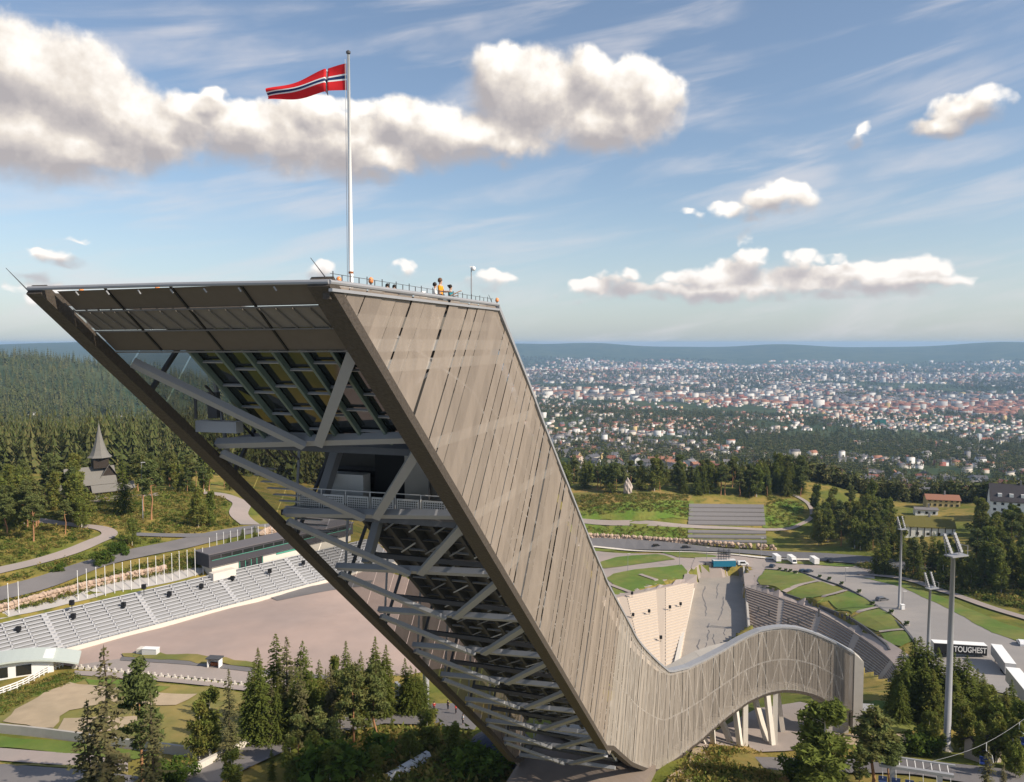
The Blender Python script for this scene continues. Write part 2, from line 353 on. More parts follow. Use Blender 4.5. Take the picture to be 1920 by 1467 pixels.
L_L = [(1180,1290,-103.5),(1205,1282,-105),(1240,1272,-106.5),(1272,1262,-107.6)]
_u = smooth([at(*q) for q in U_L], 12); _e = [at(1308,1083,ZO), at(1392,1079,ZO)]; _r = smooth([at(*q) for q in U_R], 24); _l = [at(*q) for q in L_R[::-1]+L_L[::-1]]
_c = sum(_u+_e+_r+_l, Vector())/len(_u+_e+_r+_l)
def _out(p, d): v = (_c-p); v.z = 0; v.normalize(); return tuple(p-v*d)[:2]
PIT = [_out(p, 2.5) for p in _u[:-1]]+[_out(_u[-1], .5)]+[_out(p, -.3) for p in _e]+[_out(_r[0], .5)]+[_out(p, 3.) for p in _r[1:]]+[_out(p, 3.) for p in _l]
def T(x, y):                                                 # ground height, world z
    x = np.atleast_1d(np.asarray(x, float)); y = np.atleast_1d(np.asarray(y, float)); out = np.empty(len(x))
    for i in range(0, len(x), 20000):
        q = tq(x[i:i+20000], y[i:i+20000]); out[i:i+20000] = kern(q, CQ)@WT[:nC]+WT[nC]+q@WT[nC+1:]
    r = np.hypot(x, y); amp = np.clip((r-600)/4000, 0, 1)*14
    n = sum(np.sin((x*k[0]+y*k[1])/(500+r*.055)*2.2+ph) for k, ph in HK)/4
    az_ = np.arctan2(x, y); rid = np.clip((r-9500)/3500, 0, 1)*(24*np.sin(az_*11+1.2)+18*np.sin(az_*23+.4)+8*np.sin(az_*57+2)+14*np.sin(az_*31+r/1400))
    z = out+amp*n+rid+CAMZ; pit = inside(x, y, PIT); return np.where(pit, np.minimum(z, CAMZ-114.), z)
def inside(x, y, poly):
    r = np.zeros(len(x), bool)
    for i in range(len(poly)):
        (x0, y0), (x1, y1) = poly[i-1], poly[i]; r ^= ((y0 > y) != (y1 > y)) & (x < (x1-x0)*(y-y0)/(y1-y0+1e-12)+x0)
    return r
def Tz(x, y): return float(T(x, y)[0])
aa = np.radians(np.linspace(-72, 72, 520)); rr = np.concatenate([np.exp(np.linspace(math.log(10), math.log(240), 180))[:-1], np.linspace(240, 470, 200)[:-1], np.exp(np.linspace(math.log(470), math.log(24000), 230))]); NA, NR = 520, len(rr); LR = np.log(rr)
GX = rr[:, None]*np.sin(aa)[None, :]; GY = rr[:, None]*np.cos(aa)[None, :]
GZ = T(GX.ravel(), GY.ravel()).reshape(NR, NA)
def ground_at(x, y):                                         # height of the ground mesh itself
    x = np.atleast_1d(np.asarray(x, float)); y = np.atleast_1d(np.asarray(y, float))
    fi = np.clip(np.interp(np.hypot(x, y), rr, np.arange(NR)), 0, NR-1.001)
    fj = np.clip((np.degrees(np.arctan2(x, y))+72)/144*(NA-1), 0, NA-1.001)
    i = fi.astype(int); j = fj.astype(int); u = fi-i; v = fj-j
    return GZ[i, j]*(1-u)*(1-v)+GZ[i+1, j]*u*(1-v)+GZ[i, j+1]*(1-u)*v+GZ[i+1, j+1]*u*v
def gz(x, y): return float(ground_at(x, y)[0])
def G(px, py, fmin=20):                                      # pixel -> first point on the ground
    d = ray(px, py); k = np.exp(np.linspace(math.log(fmin), math.log(20000), 900))
    zz = ground_at(d[0]*k, d[1]*k)-(d[2]*k+CAMZ); h = np.nonzero(zz > 0)[0]
    if len(h) == 0: return None
    i = h[0]; a, c = (k[i-1], k[i]) if i else (k[0], k[0])
    for _ in range(18):
        m_ = .5*(a+c)
        if gz(d[0]*m_, d[1]*m_) > d[2]*m_+CAMZ: c = m_
        else: a = m_
    return Vector((d[0]*c, d[1]*c, gz(d[0]*c, d[1]*c)))
def ground_material():
    m = bpy.data.materials.new('ground_cover'); m.use_nodes = True; t = m.node_tree; bb = NB(t); p = t.nodes['Principled BSDF']
    pos = bb.n('ShaderNodeNewGeometry').outputs['Position']; ln = bb.v('LENGTH', pos)
    near = bb.mix(bb.mr(bb.noise(pos, .035, 7), .38, .62), (.13,.145,.028), (.29,.21,.06))
    near = bb.mix(bb.mr(bb.noise(pos, .25, 6), .45, .75), near, (.075,.095,.022))
    farc = bb.mix(bb.mr(bb.noise(pos, .004, 8, .65), .40, .62), (.030,.050,.018), (.065,.080,.030))
    c = bb.mix(bb.mr(ln, 420., 800.), near, farc)
    bb.put(p.inputs['Base Color'], c); p.inputs['Roughness'].default_value = .95; p.inputs['Specular IOR Level'].default_value = .1
    bn = bb.n('ShaderNodeBump'); bn.inputs['Strength'].default_value = .5; bn.inputs['Distance'].default_value = .3
    bb.put(bn.inputs['Height'], bb.noise(pos, 1.2, 5)); t.links.new(bn.outputs[0], p.inputs['Normal'])
    return m
me = bpy.data.meshes.new('ground'); idx = np.arange(NR*NA).reshape(NR, NA)
quads = np.stack([idx[:-1, :-1], idx[:-1, 1:], idx[1:, 1:], idx[1:, :-1]], -1).reshape(-1, 4)[:, ::-1]
me.from_pydata(np.stack([GX, GY, GZ], -1).reshape(-1, 3).tolist(), [], quads.tolist())
me.polygons.foreach_set('use_smooth', np.ones(len(quads), bool)); me.materials.append(ground_material())
link('ground', me, kind='structure')

def sheet(name, px, m, off=.15, step=5., jag=None, fixed=None, world=False, kind='structure', smooth_z=None, **k):
    """a surface laid on the ground inside a pixel outline"""
    pts = px if world else [(at(*q, fixed) if fixed is not None else G(*q)) for q in px]
    pts = [Vector((p[0], p[1], 0)) for p in pts if p is not None]
    if jag is None: jag = .9 if name in ('lawn', 'bare_ground', 'bank', 'heath', 'grass_slope') and fixed is None else 0
    if jag:
        out = []
        for i in range(len(pts)):
            a_, c_ = pts[i], pts[(i+1) % len(pts)]; L_ = (c_-a_).length; n_ = max(1, int(L_/2.2)); nn = Vector((-(c_-a_).y, (c_-a_).x, 0)).normalized(); ph = random.uniform(0, 6)
            for j in range(n_):
                w_ = math.sin(PI*j/n_)**.5*jag*(.55*math.sin(j*.7+ph)+.5*random.uniform(-1, 1)) if n_ > 1 else 0
                out.append(a_.lerp(c_, j/n_)+nn*w_*(.4 if name == 'lawn' and m.name == 'lawn' else 1.3))
        pts = out
    bm = bmesh.new(); f = bm.faces.new([bm.verts.new(p) for p in pts]); bm.normal_update()
    if f.normal.z < 0: bmesh.ops.reverse_faces(bm, faces=[f])
    bmesh.ops.triangulate(bm, faces=bm.faces[:])
    xs = [p.x for p in pts]; ys = [p.y for p in pts]
    if fixed is None:
        for ax, lo, hi in ((0, min(xs), max(xs)), (1, min(ys), max(ys))):
            n = int((hi-lo)/step)
            for i in range(1, n+1):
                co = Vector((0, 0, 0)); co[ax] = lo+i*(hi-lo)/(n+1); no = Vector((0, 0, 0)); no[ax] = 1
                bmesh.ops.bisect_plane(bm, geom=bm.verts[:]+bm.edges[:]+bm.faces[:], dist=1e-4, plane_co=co, plane_no=no)
        X = np.array([v.co.x for v in bm.verts]); Y = np.array([v.co.y for v in bm.verts]); Z = ground_at(X, Y)
        for v, z in zip(bm.verts, Z): v.co.z = z+off
    else:
        for v in bm.verts: v.co.z = fixed+CAMZ+off
    me = bpy.data.meshes.new(name); bm.to_mesh(me); bm.free(); me.materials.append(m)
    return link(name, me, kind=kind, **k)
ROADS = []
def road(name, px, w, m, off=.2, kind='structure', n=40, **k):
    c = [G(*q) for q in px]; c = [p for p in c if p is not None]
    c = smooth(c, n)
    L, R_ = [], []
    for i, p in enumerate(c):
        d = (c[min(i+1, len(c)-1)]-c[max(i-1, 0)]); d.z = 0; d.normalize(); nn = Vector((-d.y, d.x, 0))*w/2
        L.append(p+nn); R_.append(p-nn)
    sm = lambda P_: np.convolve(np.pad(ground_at([p.x for p in P_], [p.y for p in P_]), 1, 'edge'), np.ones(3)/3, 'valid')+off+.08
    ZL, ZR = sm(L), sm(R_); mb = MB(); ROADS.extend((p.x, p.y, w/2) for p in c)
    for i in range(len(c)-1): mb.poly([(L[i].x, L[i].y, ZL[i]), (R_[i].x, R_[i].y, ZR[i]), (R_[i+1].x, R_[i+1].y, ZR[i+1]), (L[i+1].x, L[i+1].y, ZL[i+1])])
    o = mb.build(name, m, kind=kind, **k)
    bm = bmesh.new(); bm.from_mesh(o.data); bmesh.ops.remove_doubles(bm, verts=bm.verts, dist=.01); bmesh.ops.recalc_face_normals(bm, faces=bm.faces)
    if sum(f.normal.z for f in bm.faces) < 0: bmesh.ops.reverse_faces(bm, faces=bm.faces)
    bm.to_mesh(o.data); bm.free(); return o
# air
zlo = float(GZ.min()); zhi = max(float(GZ.max())+3, CAMZ+20); mb = MB().box((0, 11800, (zlo-1+zhi)/2), (60000, 25600, zhi-(zlo-1)))
hm = bpy.data.materials.new('air'); hm.use_nodes = True; t_ = hm.node_tree; t_.nodes.clear()
pv = t_.nodes.new('ShaderNodeVolumePrincipled'); pv.inputs['Color'].default_value = (.46, .70, 1.0, 1); pv.inputs['Density'].default_value = 6.0e-5; pv.inputs['Anisotropy'].default_value = .1
mo = t_.nodes.new('ShaderNodeOutputMaterial'); t_.links.new(pv.outputs[0], mo.inputs['Volume'])
HAZE = mb.build('haze', hm, kind='stuff')
# ---------------------------------------------------------------- the ski jump tower
R0 = ray(617, 537)*(30/ray(617, 537)[1]); AX = np.array([math.sin(A_B), math.cos(A_B), 0]); NX = np.array([math.cos(A_B), -math.sin(A_B), 0])
WID = 14.2; TAN = math.tan(math.radians(39.2)); S_ARC = 73.0; R_ARC = 38.0
def TP(s, o, z):                                             # along axis, offset to the left of the right wall, height from lens
    p = R0+AX*s-NX*o; return Vector((p[0], p[1], z+CAMZ))
def rear(s): return 2.11-s*TAN
def plan(s):                                                 # right wall in plan, with its outward normal
    if s <= S_ARC: p = R0+AX*s; return np.array([p[0], p[1]]), np.array([NX[0], NX[1]])
    th = A_B+(s-S_ARC)/R_ARC; p = R0+AX*S_ARC
    return np.array([p[0]+R_ARC*(math.cos(A_B)-math.cos(th)), p[1]+R_ARC*(math.sin(th)-math.sin(A_B))]), np.array([math.cos(th), -math.sin(th)])
SS = np.linspace(-2, 165, 1400); PS = np.array([plan(s)[0] for s in SS]); AZ_S = np.arctan2(PS[:, 0], PS[:, 1]); kmax = int(np.argmax(AZ_S))
def edge(px):
    out = []
    for x, y in px:
        d = ray(x, y); s = float(np.interp(math.atan2(d[0], d[1]), AZ_S[:kmax], SS[:kmax])); p = plan(s)[0]
        out.append((s, d[2]/math.hypot(d[0], d[1])*math.hypot(*p)))
    return np.array(sorted(out))
TOPE = edge([(960,643.6),(987.4,712),(1021.5,804),(1059,899),(1110,1026.6),(1139.6,1096),(1183,1176),(1219.8,1227),(1256,1260),(1290,1252),(1320,1238),(1356,1219),(1391,1198),(1426,1182),(1461,1176),(1490,1177),(1518,1184),(1550,1197),(1574,1209),(1602,1225)])
BOTE = edge([(1146.8,1404),(1183,1435),(1210,1446),(1225,1449),(1241.6,1447.6),(1278,1420),(1315.6,1390.6),(1347,1361),(1375,1339),(1403,1319),(1438,1303.5),(1468,1297.5),(1498,1299.5),(1527.5,1307),(1557,1323),(1577,1335)])
S_END = TOPE[-1, 0]
def zt(s): return 2.2 if s < 19.6 else float(np.interp(s, np.concatenate([[19.6], TOPE[:, 0]]), np.concatenate([[2.2], TOPE[:, 1]])))
def zb(s): return rear(s) if s < 58 else float(np.interp(s, np.concatenate([[58], BOTE[:, 0]]), np.concatenate([[rear(58)], BOTE[:, 1]])))
def WP(s, z, off=0):
    p, n = plan(s); return Vector((p[0]+n[0]*off, p[1]+n[1]*off, z+CAMZ))
SN, CS = math.sin(math.radians(39.2)), math.cos(math.radians(39.2))
def top_of(sb):
    def solve(q):
        lo, hi = 0., 30.
        for _ in range(40):
            k = (lo+hi)/2
            if rear(q)+k*CS > zt(q+k*SN): hi = k
            else: lo = k
        return q+lo*SN
    if sb <= 52: return solve(sb)
    d = solve(52)-52; u = min(1, (sb-52)/44); u = u*u*(3-2*u); return sb+d*(1-u)
tower = empty('ski_jump_tower', TP(70, 7, -60), label='huge leaning ski jump tower of steel trusses clad in brown grey woven mesh', cat='ski jump')
tinv = Matrix.Translation(-Vector(tower.location))
def part(mb, name, m, parent=None, **k):
    """mesh given in world space -> part of the tower"""
    me = mb.mesh(name, m); me.transform(tinv); o = link(name, me, parent or tower, **k); return o
# right wall panels
bounds = [0.0]
while bounds[-1] < S_END-1.0:
    s = bounds[-1]; bounds.append(s+(.92 if s < 45 else .92-.44*min(1, (s-45)/30))*random.uniform(.9, 1.1))
bounds[-1] = S_END
rw = part(MB().bar(TP(19.6, .25, 1.9), TP(0.2, .25, 1.9), .3, .5), 'wall_screen', M['rim'])
def pt(sb, f, off):
    st = top_of(sb); s = sb+(st-sb)*f; return WP(s, zb(sb)+(zt(st)-zb(sb))*f, off)
for i in range(len(bounds)-1):
    a, c = bounds[i], bounds[i+1]; lo = a > 55
    g = (.022 if not lo else .014)+random.random()*(.035 if not lo else .024)
    if random.random() < .15: g *= .4
    if random.random() < (.12 if not lo else .3): g *= 1.9
    a2, c2 = a+g, c-g*.25; off = random.uniform(-.05, .05); segs = 1 if a < 60 else 4; mb = MB()
    for k in range(segs):
        f0, f1 = k/segs, (k+1)/segs
        A0, B0, C0, D0_ = pt(a2, f0, off), pt(c2, f0, off), pt(c2, f1, off), pt(a2, f1, off)
        mb.poly([A0, B0, C0, D0_])
    part(mb, 'mesh_panel', M['mesh'] if not lo else M['mesh_lo'], rw)
# left wall panels (seen from inside) : perpendicular strips over the straight part
lw = part(MB().bar(TP(19.6, WID-.25, 1.9), TP(0.2, WID-.25, 1.9), .3, .5), 'wall_screen', M['rim'])
for i in range(30):
    a = i*2.4; c = a+2.32; q = []
    for sb in (a, c):
        st = min(top_of(min(sb, 75)), 95); q.append((TP(sb, WID, max(rear(sb), -60)), TP(st, WID, zt(st))))
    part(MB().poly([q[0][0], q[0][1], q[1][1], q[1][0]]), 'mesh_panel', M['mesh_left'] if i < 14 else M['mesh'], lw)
# edge rims along the rear (camera side)
def ribbon(f, ss, name, m, parent=None):
    mb = MB()
    secs = [f(s) for s in ss]
    for i in range(len(secs)-1):
        A1, B1 = secs[i], secs[i+1]; n = len(A1)
        for k in range(n): mb.poly([A1[k], A1[(k+1) % n], B1[(k+1) % n], B1[k]])
    mb.poly(secs[0][::-1]); mb.poly(secs[-1]); return part(mb, name, m, parent)
def rim_r(s):
    z = zb(s); w = .9 if s < 60 else .9-.45*min(1, (s-60)/25); q = []
    for (o, n) in ((-.06, .05), (w, .05), (w, .55), (-.06, .55)):
        p, nn = plan(s+n*SN); nz = z+n*CS-SN*0
        q.append(Vector((p[0]-nn[0]*o, p[1]-nn[1]*o, nz-.12+CAMZ)))
    return q
for s_ in np.arange(.6, 56, .9): part(MB().bar(TP(s_+.2, .9, rear(s_)+.0), TP(s_+.55, .9, rear(s_)+.12), .16, .3, up=(0,0,1)), 'rim_clip', M['steel_dk'])
ribbon(rim_r, list(np.linspace(-.1, 60, 16))+list(np.linspace(62, S_END-.5, 50)), 'edge_rim', M['rim'])
LE = [(-.4, 2.15), (10, rear(10)), (30, rear(30)), (50, rear(50)), (58, rear(58)), (63, -49.6), (66, -52.2), (68.5, -53.6), (71, -54.2), (76, -54.6)]
def rim_l(i):
    s, z = LE[i]; q = []
    for (o, n) in ((.06, .05), (-.75, .05), (-.75, .55), (.06, .55)): q.append(TP(s+n*SN, WID+o, z+n*CS-.12))
    return q
ribbon(rim_l, range(len(LE)), 'edge_rim', M['rim'])
# top cap strip along the front of the right wall (pale walkway edge)
def cap(s):
    z = zt(s); q = []
    for (o, n) in ((-.14, 0.), (1.0, 0.), (1.0, -.3), (-.14, -.3)):
        p, nn = plan(s); q.append(Vector((p[0]-nn[0]*o, p[1]-nn[1]*o, z+.12+n+CAMZ)))
    return q
ribbon(cap, list(np.linspace(19.6, 70, 26))+list(np.linspace(72, S_END, 40)), 'top_rail', M['steel'])
# lattice chords and diagonals just inside the right wall : they glow through the mesh
nodes_b = list(np.arange(6.0, 56, 6.35))+list(np.arange(58, S_END, 3.1))
def chord(f, ss, w, name, inset, m):
    mb = MB()
    for i in range(len(ss)-1): mb.bar(pt(ss[i], f, -inset), pt(ss[i+1], f, -inset), w, w)
    part(mb, name, m)
fine = list(np.arange(4.5, S_END-.3, 1.5))
for f in (.03, .5, .96): chord(f, fine, .22 if f != .5 else .14, 'chord', .22, M['steel_lt'])
for i in range(len(nodes_b)-1):
    a, c = nodes_b[i], nodes_b[i+1]; dn = a > 56
    for f0, f1 in (((.5, .96), (.03, .5)) if dn else ((.03, .96),)):
        part(MB().bar(pt(a, f0, -.25 if dn else -.45), pt((a+c)/2 if dn else c, f1, -.25 if dn else -.45), .17, .17), 'diagonal', M['lattice'] if dn else M['steel'])
        if dn: part(MB().bar(pt((a+c)/2, f1, -.25), pt(c, f0, -.25), .17, .17), 'diagonal', M['lattice'])
    if not dn: part(MB().bar(pt(a, .03, -.4), pt(a, .96, -.4), .18, .18), 'upright', M['steel'])
# dark lining added behind the lattice: top keeps sun off struts, arm box darkened
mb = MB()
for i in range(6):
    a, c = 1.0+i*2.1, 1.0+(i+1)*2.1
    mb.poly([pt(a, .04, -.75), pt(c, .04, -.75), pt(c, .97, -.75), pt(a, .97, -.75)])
part(mb, 'dark_backing', M['backing'])
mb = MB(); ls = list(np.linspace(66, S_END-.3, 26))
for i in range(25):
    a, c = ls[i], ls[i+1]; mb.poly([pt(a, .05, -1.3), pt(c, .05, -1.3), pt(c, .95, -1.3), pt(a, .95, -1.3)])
part(mb, 'dark_backing', M['backing'])
mb = MB(); ls = list(np.linspace(78, S_END-.3, 22))
for i in range(21):
    a, c = ls[i], ls[i+1]; q = [WP(a, zb(a)+.5, -.3), WP(c, zb(c)+.5, -.3), WP(c, zb(c)+2.4, -15), WP(a, zb(a)+2.4, -15)]
    mb.hexa(q+[p+Vector((0, 0, .5)) for p in q])
part(mb, 'arm_deck', M['concrete'])  # deck widened inward to throw shade on the underpass
for zf in (-.1, -1.0, -5.0, -9.9, -14.5):                    # pale strips painting the sunlit floor edges behind the mesh
    sf = float(np.interp(-zf, -np.concatenate([[2.2], TOPE[:, 1]]), np.concatenate([[19.6], TOPE[:, 0]])))
    part(MB().bar(TP((2.11-zf)/TAN+1.0, .2, zf), TP(sf-1.2, .2, zf), .1, .55), 'lit_floor_edge', M['lattice'])
# left wall lattice
for i in range(11):
    a = 6+i*6.35; c = a+6.35
    z0, z1 = rear(a)+.3, max(rear(c)+.3, -54)
    st, st1 = min(top_of(a), 88), min(top_of(min(c, 70)), 92)
    part(MB().bar(TP(a, WID-.45, z0), TP(st, WID-.45, zt(st)-.5), .2, .2), 'upright', M['steel_dk'])
    part(MB().bar(TP(c, WID-.45, z1), TP(st, WID-.45, zt(st)-.5), .16, .16), 'diagonal', M['steel'])
# rungs and K diagonals of the open rear face
SK = [3.2+6.35*k for k in range(11)]
IN = .75
def RP(s, o, inn=IN): return TP(s+inn*SN, o, rear(s)+inn*CS)
updir = (-AX[0]*SN, -AX[1]*SN, -CS)
for k, s in enumerate(SK):
    zz = 0
    L_, R_ = RP(s+.55, WID-.9), RP(s-.55, .9)
    if k > 0:
        h = .48 if k < 4 else .42
        part(MB().bar(L_, R_, h, .4, up=updir), 'cross_beam', M['steel'])
        if k > 2: part(MB().bar(TP(s+3.1, WID-1, rear(s)+.6), TP(s+2.0, 1., rear(s)+.9), .3, .35), 'cross_beam', M['steel_dk'])
    if k < 10:
        s2 = SK[k+1]
        mid = RP(s2, WID*.5+.25, IN-.35); mid2 = RP(s2, WID*.5-.55, IN-.2)
        part(MB().bar(RP(s+.9, WID-1., IN-.35), mid, .5, .32, up=updir), 'brace', M['steel'])
        part(MB().bar(RP(s+.1, .95, IN-.2), mid2, .5, .32, up=updir), 'brace', M['steel'])
# soffit: three bands of mesh panels in four bays below the roof edge
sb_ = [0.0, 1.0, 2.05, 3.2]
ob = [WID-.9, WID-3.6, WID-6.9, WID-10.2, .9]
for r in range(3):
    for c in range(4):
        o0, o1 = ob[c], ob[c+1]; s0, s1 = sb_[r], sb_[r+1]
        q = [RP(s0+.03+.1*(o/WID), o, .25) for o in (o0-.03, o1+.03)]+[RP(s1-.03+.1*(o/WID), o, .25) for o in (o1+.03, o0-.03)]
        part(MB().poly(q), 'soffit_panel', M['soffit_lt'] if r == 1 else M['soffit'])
        if r == 1:
            for j in range(4):
                o = o0+(o1-o0)*(j+.5)/4
                part(MB().bar(RP(s0, o+.35, .2), RP(s1, o-.1, .2), .05, .05), 'soffit_rib', M['soffit_lt'])
for s in sb_[1:]: part(MB().bar(RP(s+.1, WID-.9, .2), RP(s, .9, .2), .07, .07), 'soffit_rail', M['soffit_lt'])
for o in ob[1:4]: part(MB().bar(RP(0, o, .22), RP(3.2, o, .22), .09, .06), 'soffit_rail', M['black'])
part(MB().bar(RP(0, .9, .3), RP(3.2, .9, .3), .12, .3), 'soffit_rail', M['rim'])
# roof slab, parapet pipe, posts
roofq = [TP(2.4, .3, 1.2), TP(19.3, .3, 1.2), TP(19.3, WID-.3, 1.2), TP(2.4, WID-.3, 1.2)]
part(MB().hexa([q-Vector((0, 0, .5)) for q in roofq]+roofq), 'roof_deck', M['concrete'])
part(MB().tube([TP(-.3, WID, 2.3), TP(-.05, WID/2, 2.33), TP(0, 0, 2.28)], .09), 'parapet_pipe', M['steel'])
part(MB().tube([TP(0, 0, 2.28), TP(19.6, 0, 2.32)], .10), 'parapet_pipe', M['steel'])
part(MB().bar(TP(0, -.06, 1.98), TP(19.6, -.06, 2.02), .16, .12), 'parapet_pipe', M['steel'])
for i in range(28):
    s = .5+i*.68; part(MB().bar(TP(s, .12, 2.3), TP(s, .12, 2.3+(.32 if i % 2 else .42)), .035, .035), 'railing_post', M['steel_dk'])
part(MB().bar(TP(.3, .12, 2.62), TP(19.2, .12, 2.64), .02, .02), 'railing_wire', M['steel_dk'])
for i in range(9):
    o = .8+i*1.6; part(MB().bar(TP(0.02, o, 2.15), TP(.12, o-.05, 2.0), .05, .05), 'bracket', M['steel'])
# sloped glazed facade of the lookout room
GI = 1.15
def GP(s, o, inn=GI): return TP(s+inn*SN, o, rear(s)+inn*CS)
part(MB().poly([GP(2.6, 10.0), GP(9.6, 10.0), GP(9.6, .5), GP(2.6, .5)]), 'glass_facade', M['glass'])
mo_ = [10.0-i*1.5 for i in range(7)]
for i, o in enumerate(mo_):
    part(MB().bar(GP(2.6, o, GI-.2), GP(9.7, o, GI-.2), .14, .3, up=updir), 'mullion', M['green_frame'])
    if i < 6:
        for j in range(5):
            s = 3.2+j*1.45+(.42 if i % 2 else 0)
            if s < 9.5: part(MB().bar(GP(s, o, GI-.12), GP(s, o-1.5, GI-.12), .07, .12, up=updir), 'transom', M['steel'])
# clear glazing of the left side of the lookout and a service platform
zp = rear(9.1)+.9
part(MB().bar(TP(9.0, 13.25, zp), TP(9.0, 10.7, zp), .6, .6), 'service_platform', M['steel'])
part(MB().bar(TP(8.7, 13.2, zp+.4), TP(8.7, 13.2, zp+1.9), .12, .12), 'upright', M['steel_dk'])
part(MB().bar(TP(9.4, 12.6, zp+.4), TP(9.4, 12.6, zp+1.8), .5, .5), 'control_box', M['steel_dk'])
for o in (12.0, 11.2, 10.4): part(MB().bar(TP(8, o, -2.2), TP(14, o, -6.8), .1, .1), 'stringer', M['steel_dk'])
# floors
for s, t0, t1 in ((9.9, 0.4, 26), (16.2, 0.4, 30)):
    z = rear(s)+.55
    q = [TP(s+.7, t0, z), TP(t1, t0, z), TP(t1, WID-.6, z), TP(s+.7, WID-.6, z)]
    part(MB().hexa([p-Vector((0, 0, .35)) for p in q]+q), 'floor', M['steel_dk'])
# room behind the railing of the lower deck
z2 = rear(16.2)+.6
part(MB().box((0, 0, 0), (1, 1, 1)).__class__().hexa([TP(19.5, 6.2, z2), TP(19.7, 6.2, z2), TP(19.7, .5, z2), TP(19.5, .5, z2), TP(19.5, 6.2, z2+4.6), TP(19.7, 6.2, z2+4.6), TP(19.7, .5, z2+4.6), TP(19.5, .5, z2+4.6)]), 'inner_wall', M['concrete'])
part(MB().bar(TP(19.4, 4.4, z2), TP(19.4, 4.4, z2+2.6), 1.1, .08), 'door', M['steel_dk'])
part(MB().bar(TP(19.4, 3.2, z2), TP(19.4, 3.2, z2+2.6), 1.1, .08), 'door', M['steel_dk'])
part(MB().hexa([TP(20.5, 8.8, z2), TP(21, 8.8, z2), TP(21, 6.3, z2), TP(20.5, 6.3, z2), TP(20.5, 8.8, z2+3.5), TP(21, 8.8, z2+3.5), TP(21, 6.3, z2+3.5), TP(20.5, 6.3, z2+3.5)]), 'dark_opening_slab', M['black'])  # solid black slab painting the dark of an opening
part(MB().hexa([TP(19.8, 12.2, z2), TP(20.8, 12.2, z2), TP(20.8, 9.3, z2), TP(19.8, 9.3, z2), TP(19.8, 12.2, z2+1.9), TP(20.8, 12.2, z2+1.9), TP(20.8, 9.3, z2+1.9), TP(19.8, 9.3, z2+1.9)]), 'cabinet', M['white'])
for i in range(7):
    o = 12.6-i*1.7; s = 17.3
    part(MB().bar(TP(s, o, z2), TP(s, o, z2+1.35), .06, .06), 'railing_post', M['steel_lt'])
    if i < 6:
        pn = part(MB().bar(TP(s, o-.85, z2+.1), TP(s, o-.85, z2+1.05), 1.5, .03, up=(AX[0], AX[1], 0)), 'railing_panel', M['steel_lt'])
        mb = MB()
        for a in range(9):
            for c in range(6): mb.box(tuple(TP(s-.03, o-.25-a*.15, z2+.2+c*.14)), (.08, .01, .075), rz=-A_B)
        me = mb.mesh('perforation', M['black']); me.transform(tinv); link('perforation', me, pn)
part(MB().bar(TP(17.3, 12.6, z2+1.35), TP(17.3, 2.2, z2+1.35), .05, .05), 'handrail', M['steel_lt'])
part(MB().poly([TP(22, .5, z2+.0), TP(22, WID-.8, z2), TP(22, WID-.8, z2+5.4), TP(22, .5, z2+5.4)]), 'back_wall', M['backing'])
part(MB().poly([TP(19, 9.9, rear(9.9)+.6), TP(19, WID-.8, rear(9.9)+.6), TP(19, WID-.8, 1.2), TP(19, 9.9, 1.2)]), 'side_glazing', mat('clear_glazing', (.25,.32,.38), .1, alpha=.35))
for k_ in range(4): part(MB().bar(TP(19, 10.2+k_*1.1, rear(9.9)+.6), TP(19, 10.2+k_*1.1, 1.2), .06, .06), 'glazing_bar', M['steel_lt'])
# stairs at the left behind the second bay
for i in range(12):
    s = 12.4+i*.62; part(MB().bar(TP(s+.6, WID-2.9, rear(s)+.75), TP(s+.6, WID-1.1, rear(s)+.75), .28, .06), 'stair_tread', M['steel'])
# inrun deck with joists and cross frames below it
def dk(s): return zt(s)-2.2
ds = [21+i*4.6 for i in range(17)]
mb = MB()
for i in range(len(ds)-1):
    a, c = ds[i], ds[i+1]
    q = [TP(a, .5, dk(a)), TP(c, .5, dk(c)), TP(c, WID-4.2, dk(c)), TP(a, WID-4.2, dk(a))]
    mb.hexa([p-Vector((0, 0, .3)) for p in q]+q)
part(mb, 'inrun_deck', M['steel_dk'])
for o in (1.6, 3.5, 5.4, 7.3, 9.2):
    mb = MB()
    for i in range(len(ds)-1): mb.bar(TP(ds[i], o, dk(ds[i])-1.1), TP(ds[i+1], o, dk(ds[i+1])-1.1), .28, .8)
    part(mb, 'joist', M['steel_dk'])
for i, s in enumerate(ds[:-2]):
    for j in range(5):
        o = 1.2+j*1.9
        part(MB().bar(TP(s, o, dk(s)-2.4), TP(s+2.3, o+1.9, dk(s+2.3)-.8), .12, .12), 'lattice_bar', M['steel'])
        part(MB().bar(TP(s+2.3, o, dk(s+2.3)-.9), TP(s, o+1.9, dk(s)-2.4), .10, .10), 'lattice_bar', M['steel_dk'])
    part(MB().bar(TP(s, .8, dk(s)-2.6), TP(s, WID-3.8, dk(s)-2.6), .3, .3), 'cross_beam', M['steel_dk'])
    for j in range(3):
        part(MB().bar(TP(s, 1.0, dk(s)-3-j*1.7), TP(s+4.6, 1.0, dk(s+4.6)-1.6-j*1.7), .09, .09), 'pipe', M['steel_lt'])
for s in SK[2:4]: part(MB().bar(TP(s+2.2, WID-2.6, rear(s)+.2), TP(s+7.2, WID-3.0, rear(s)+8.6), .6, .6), 'column', M['steel'])
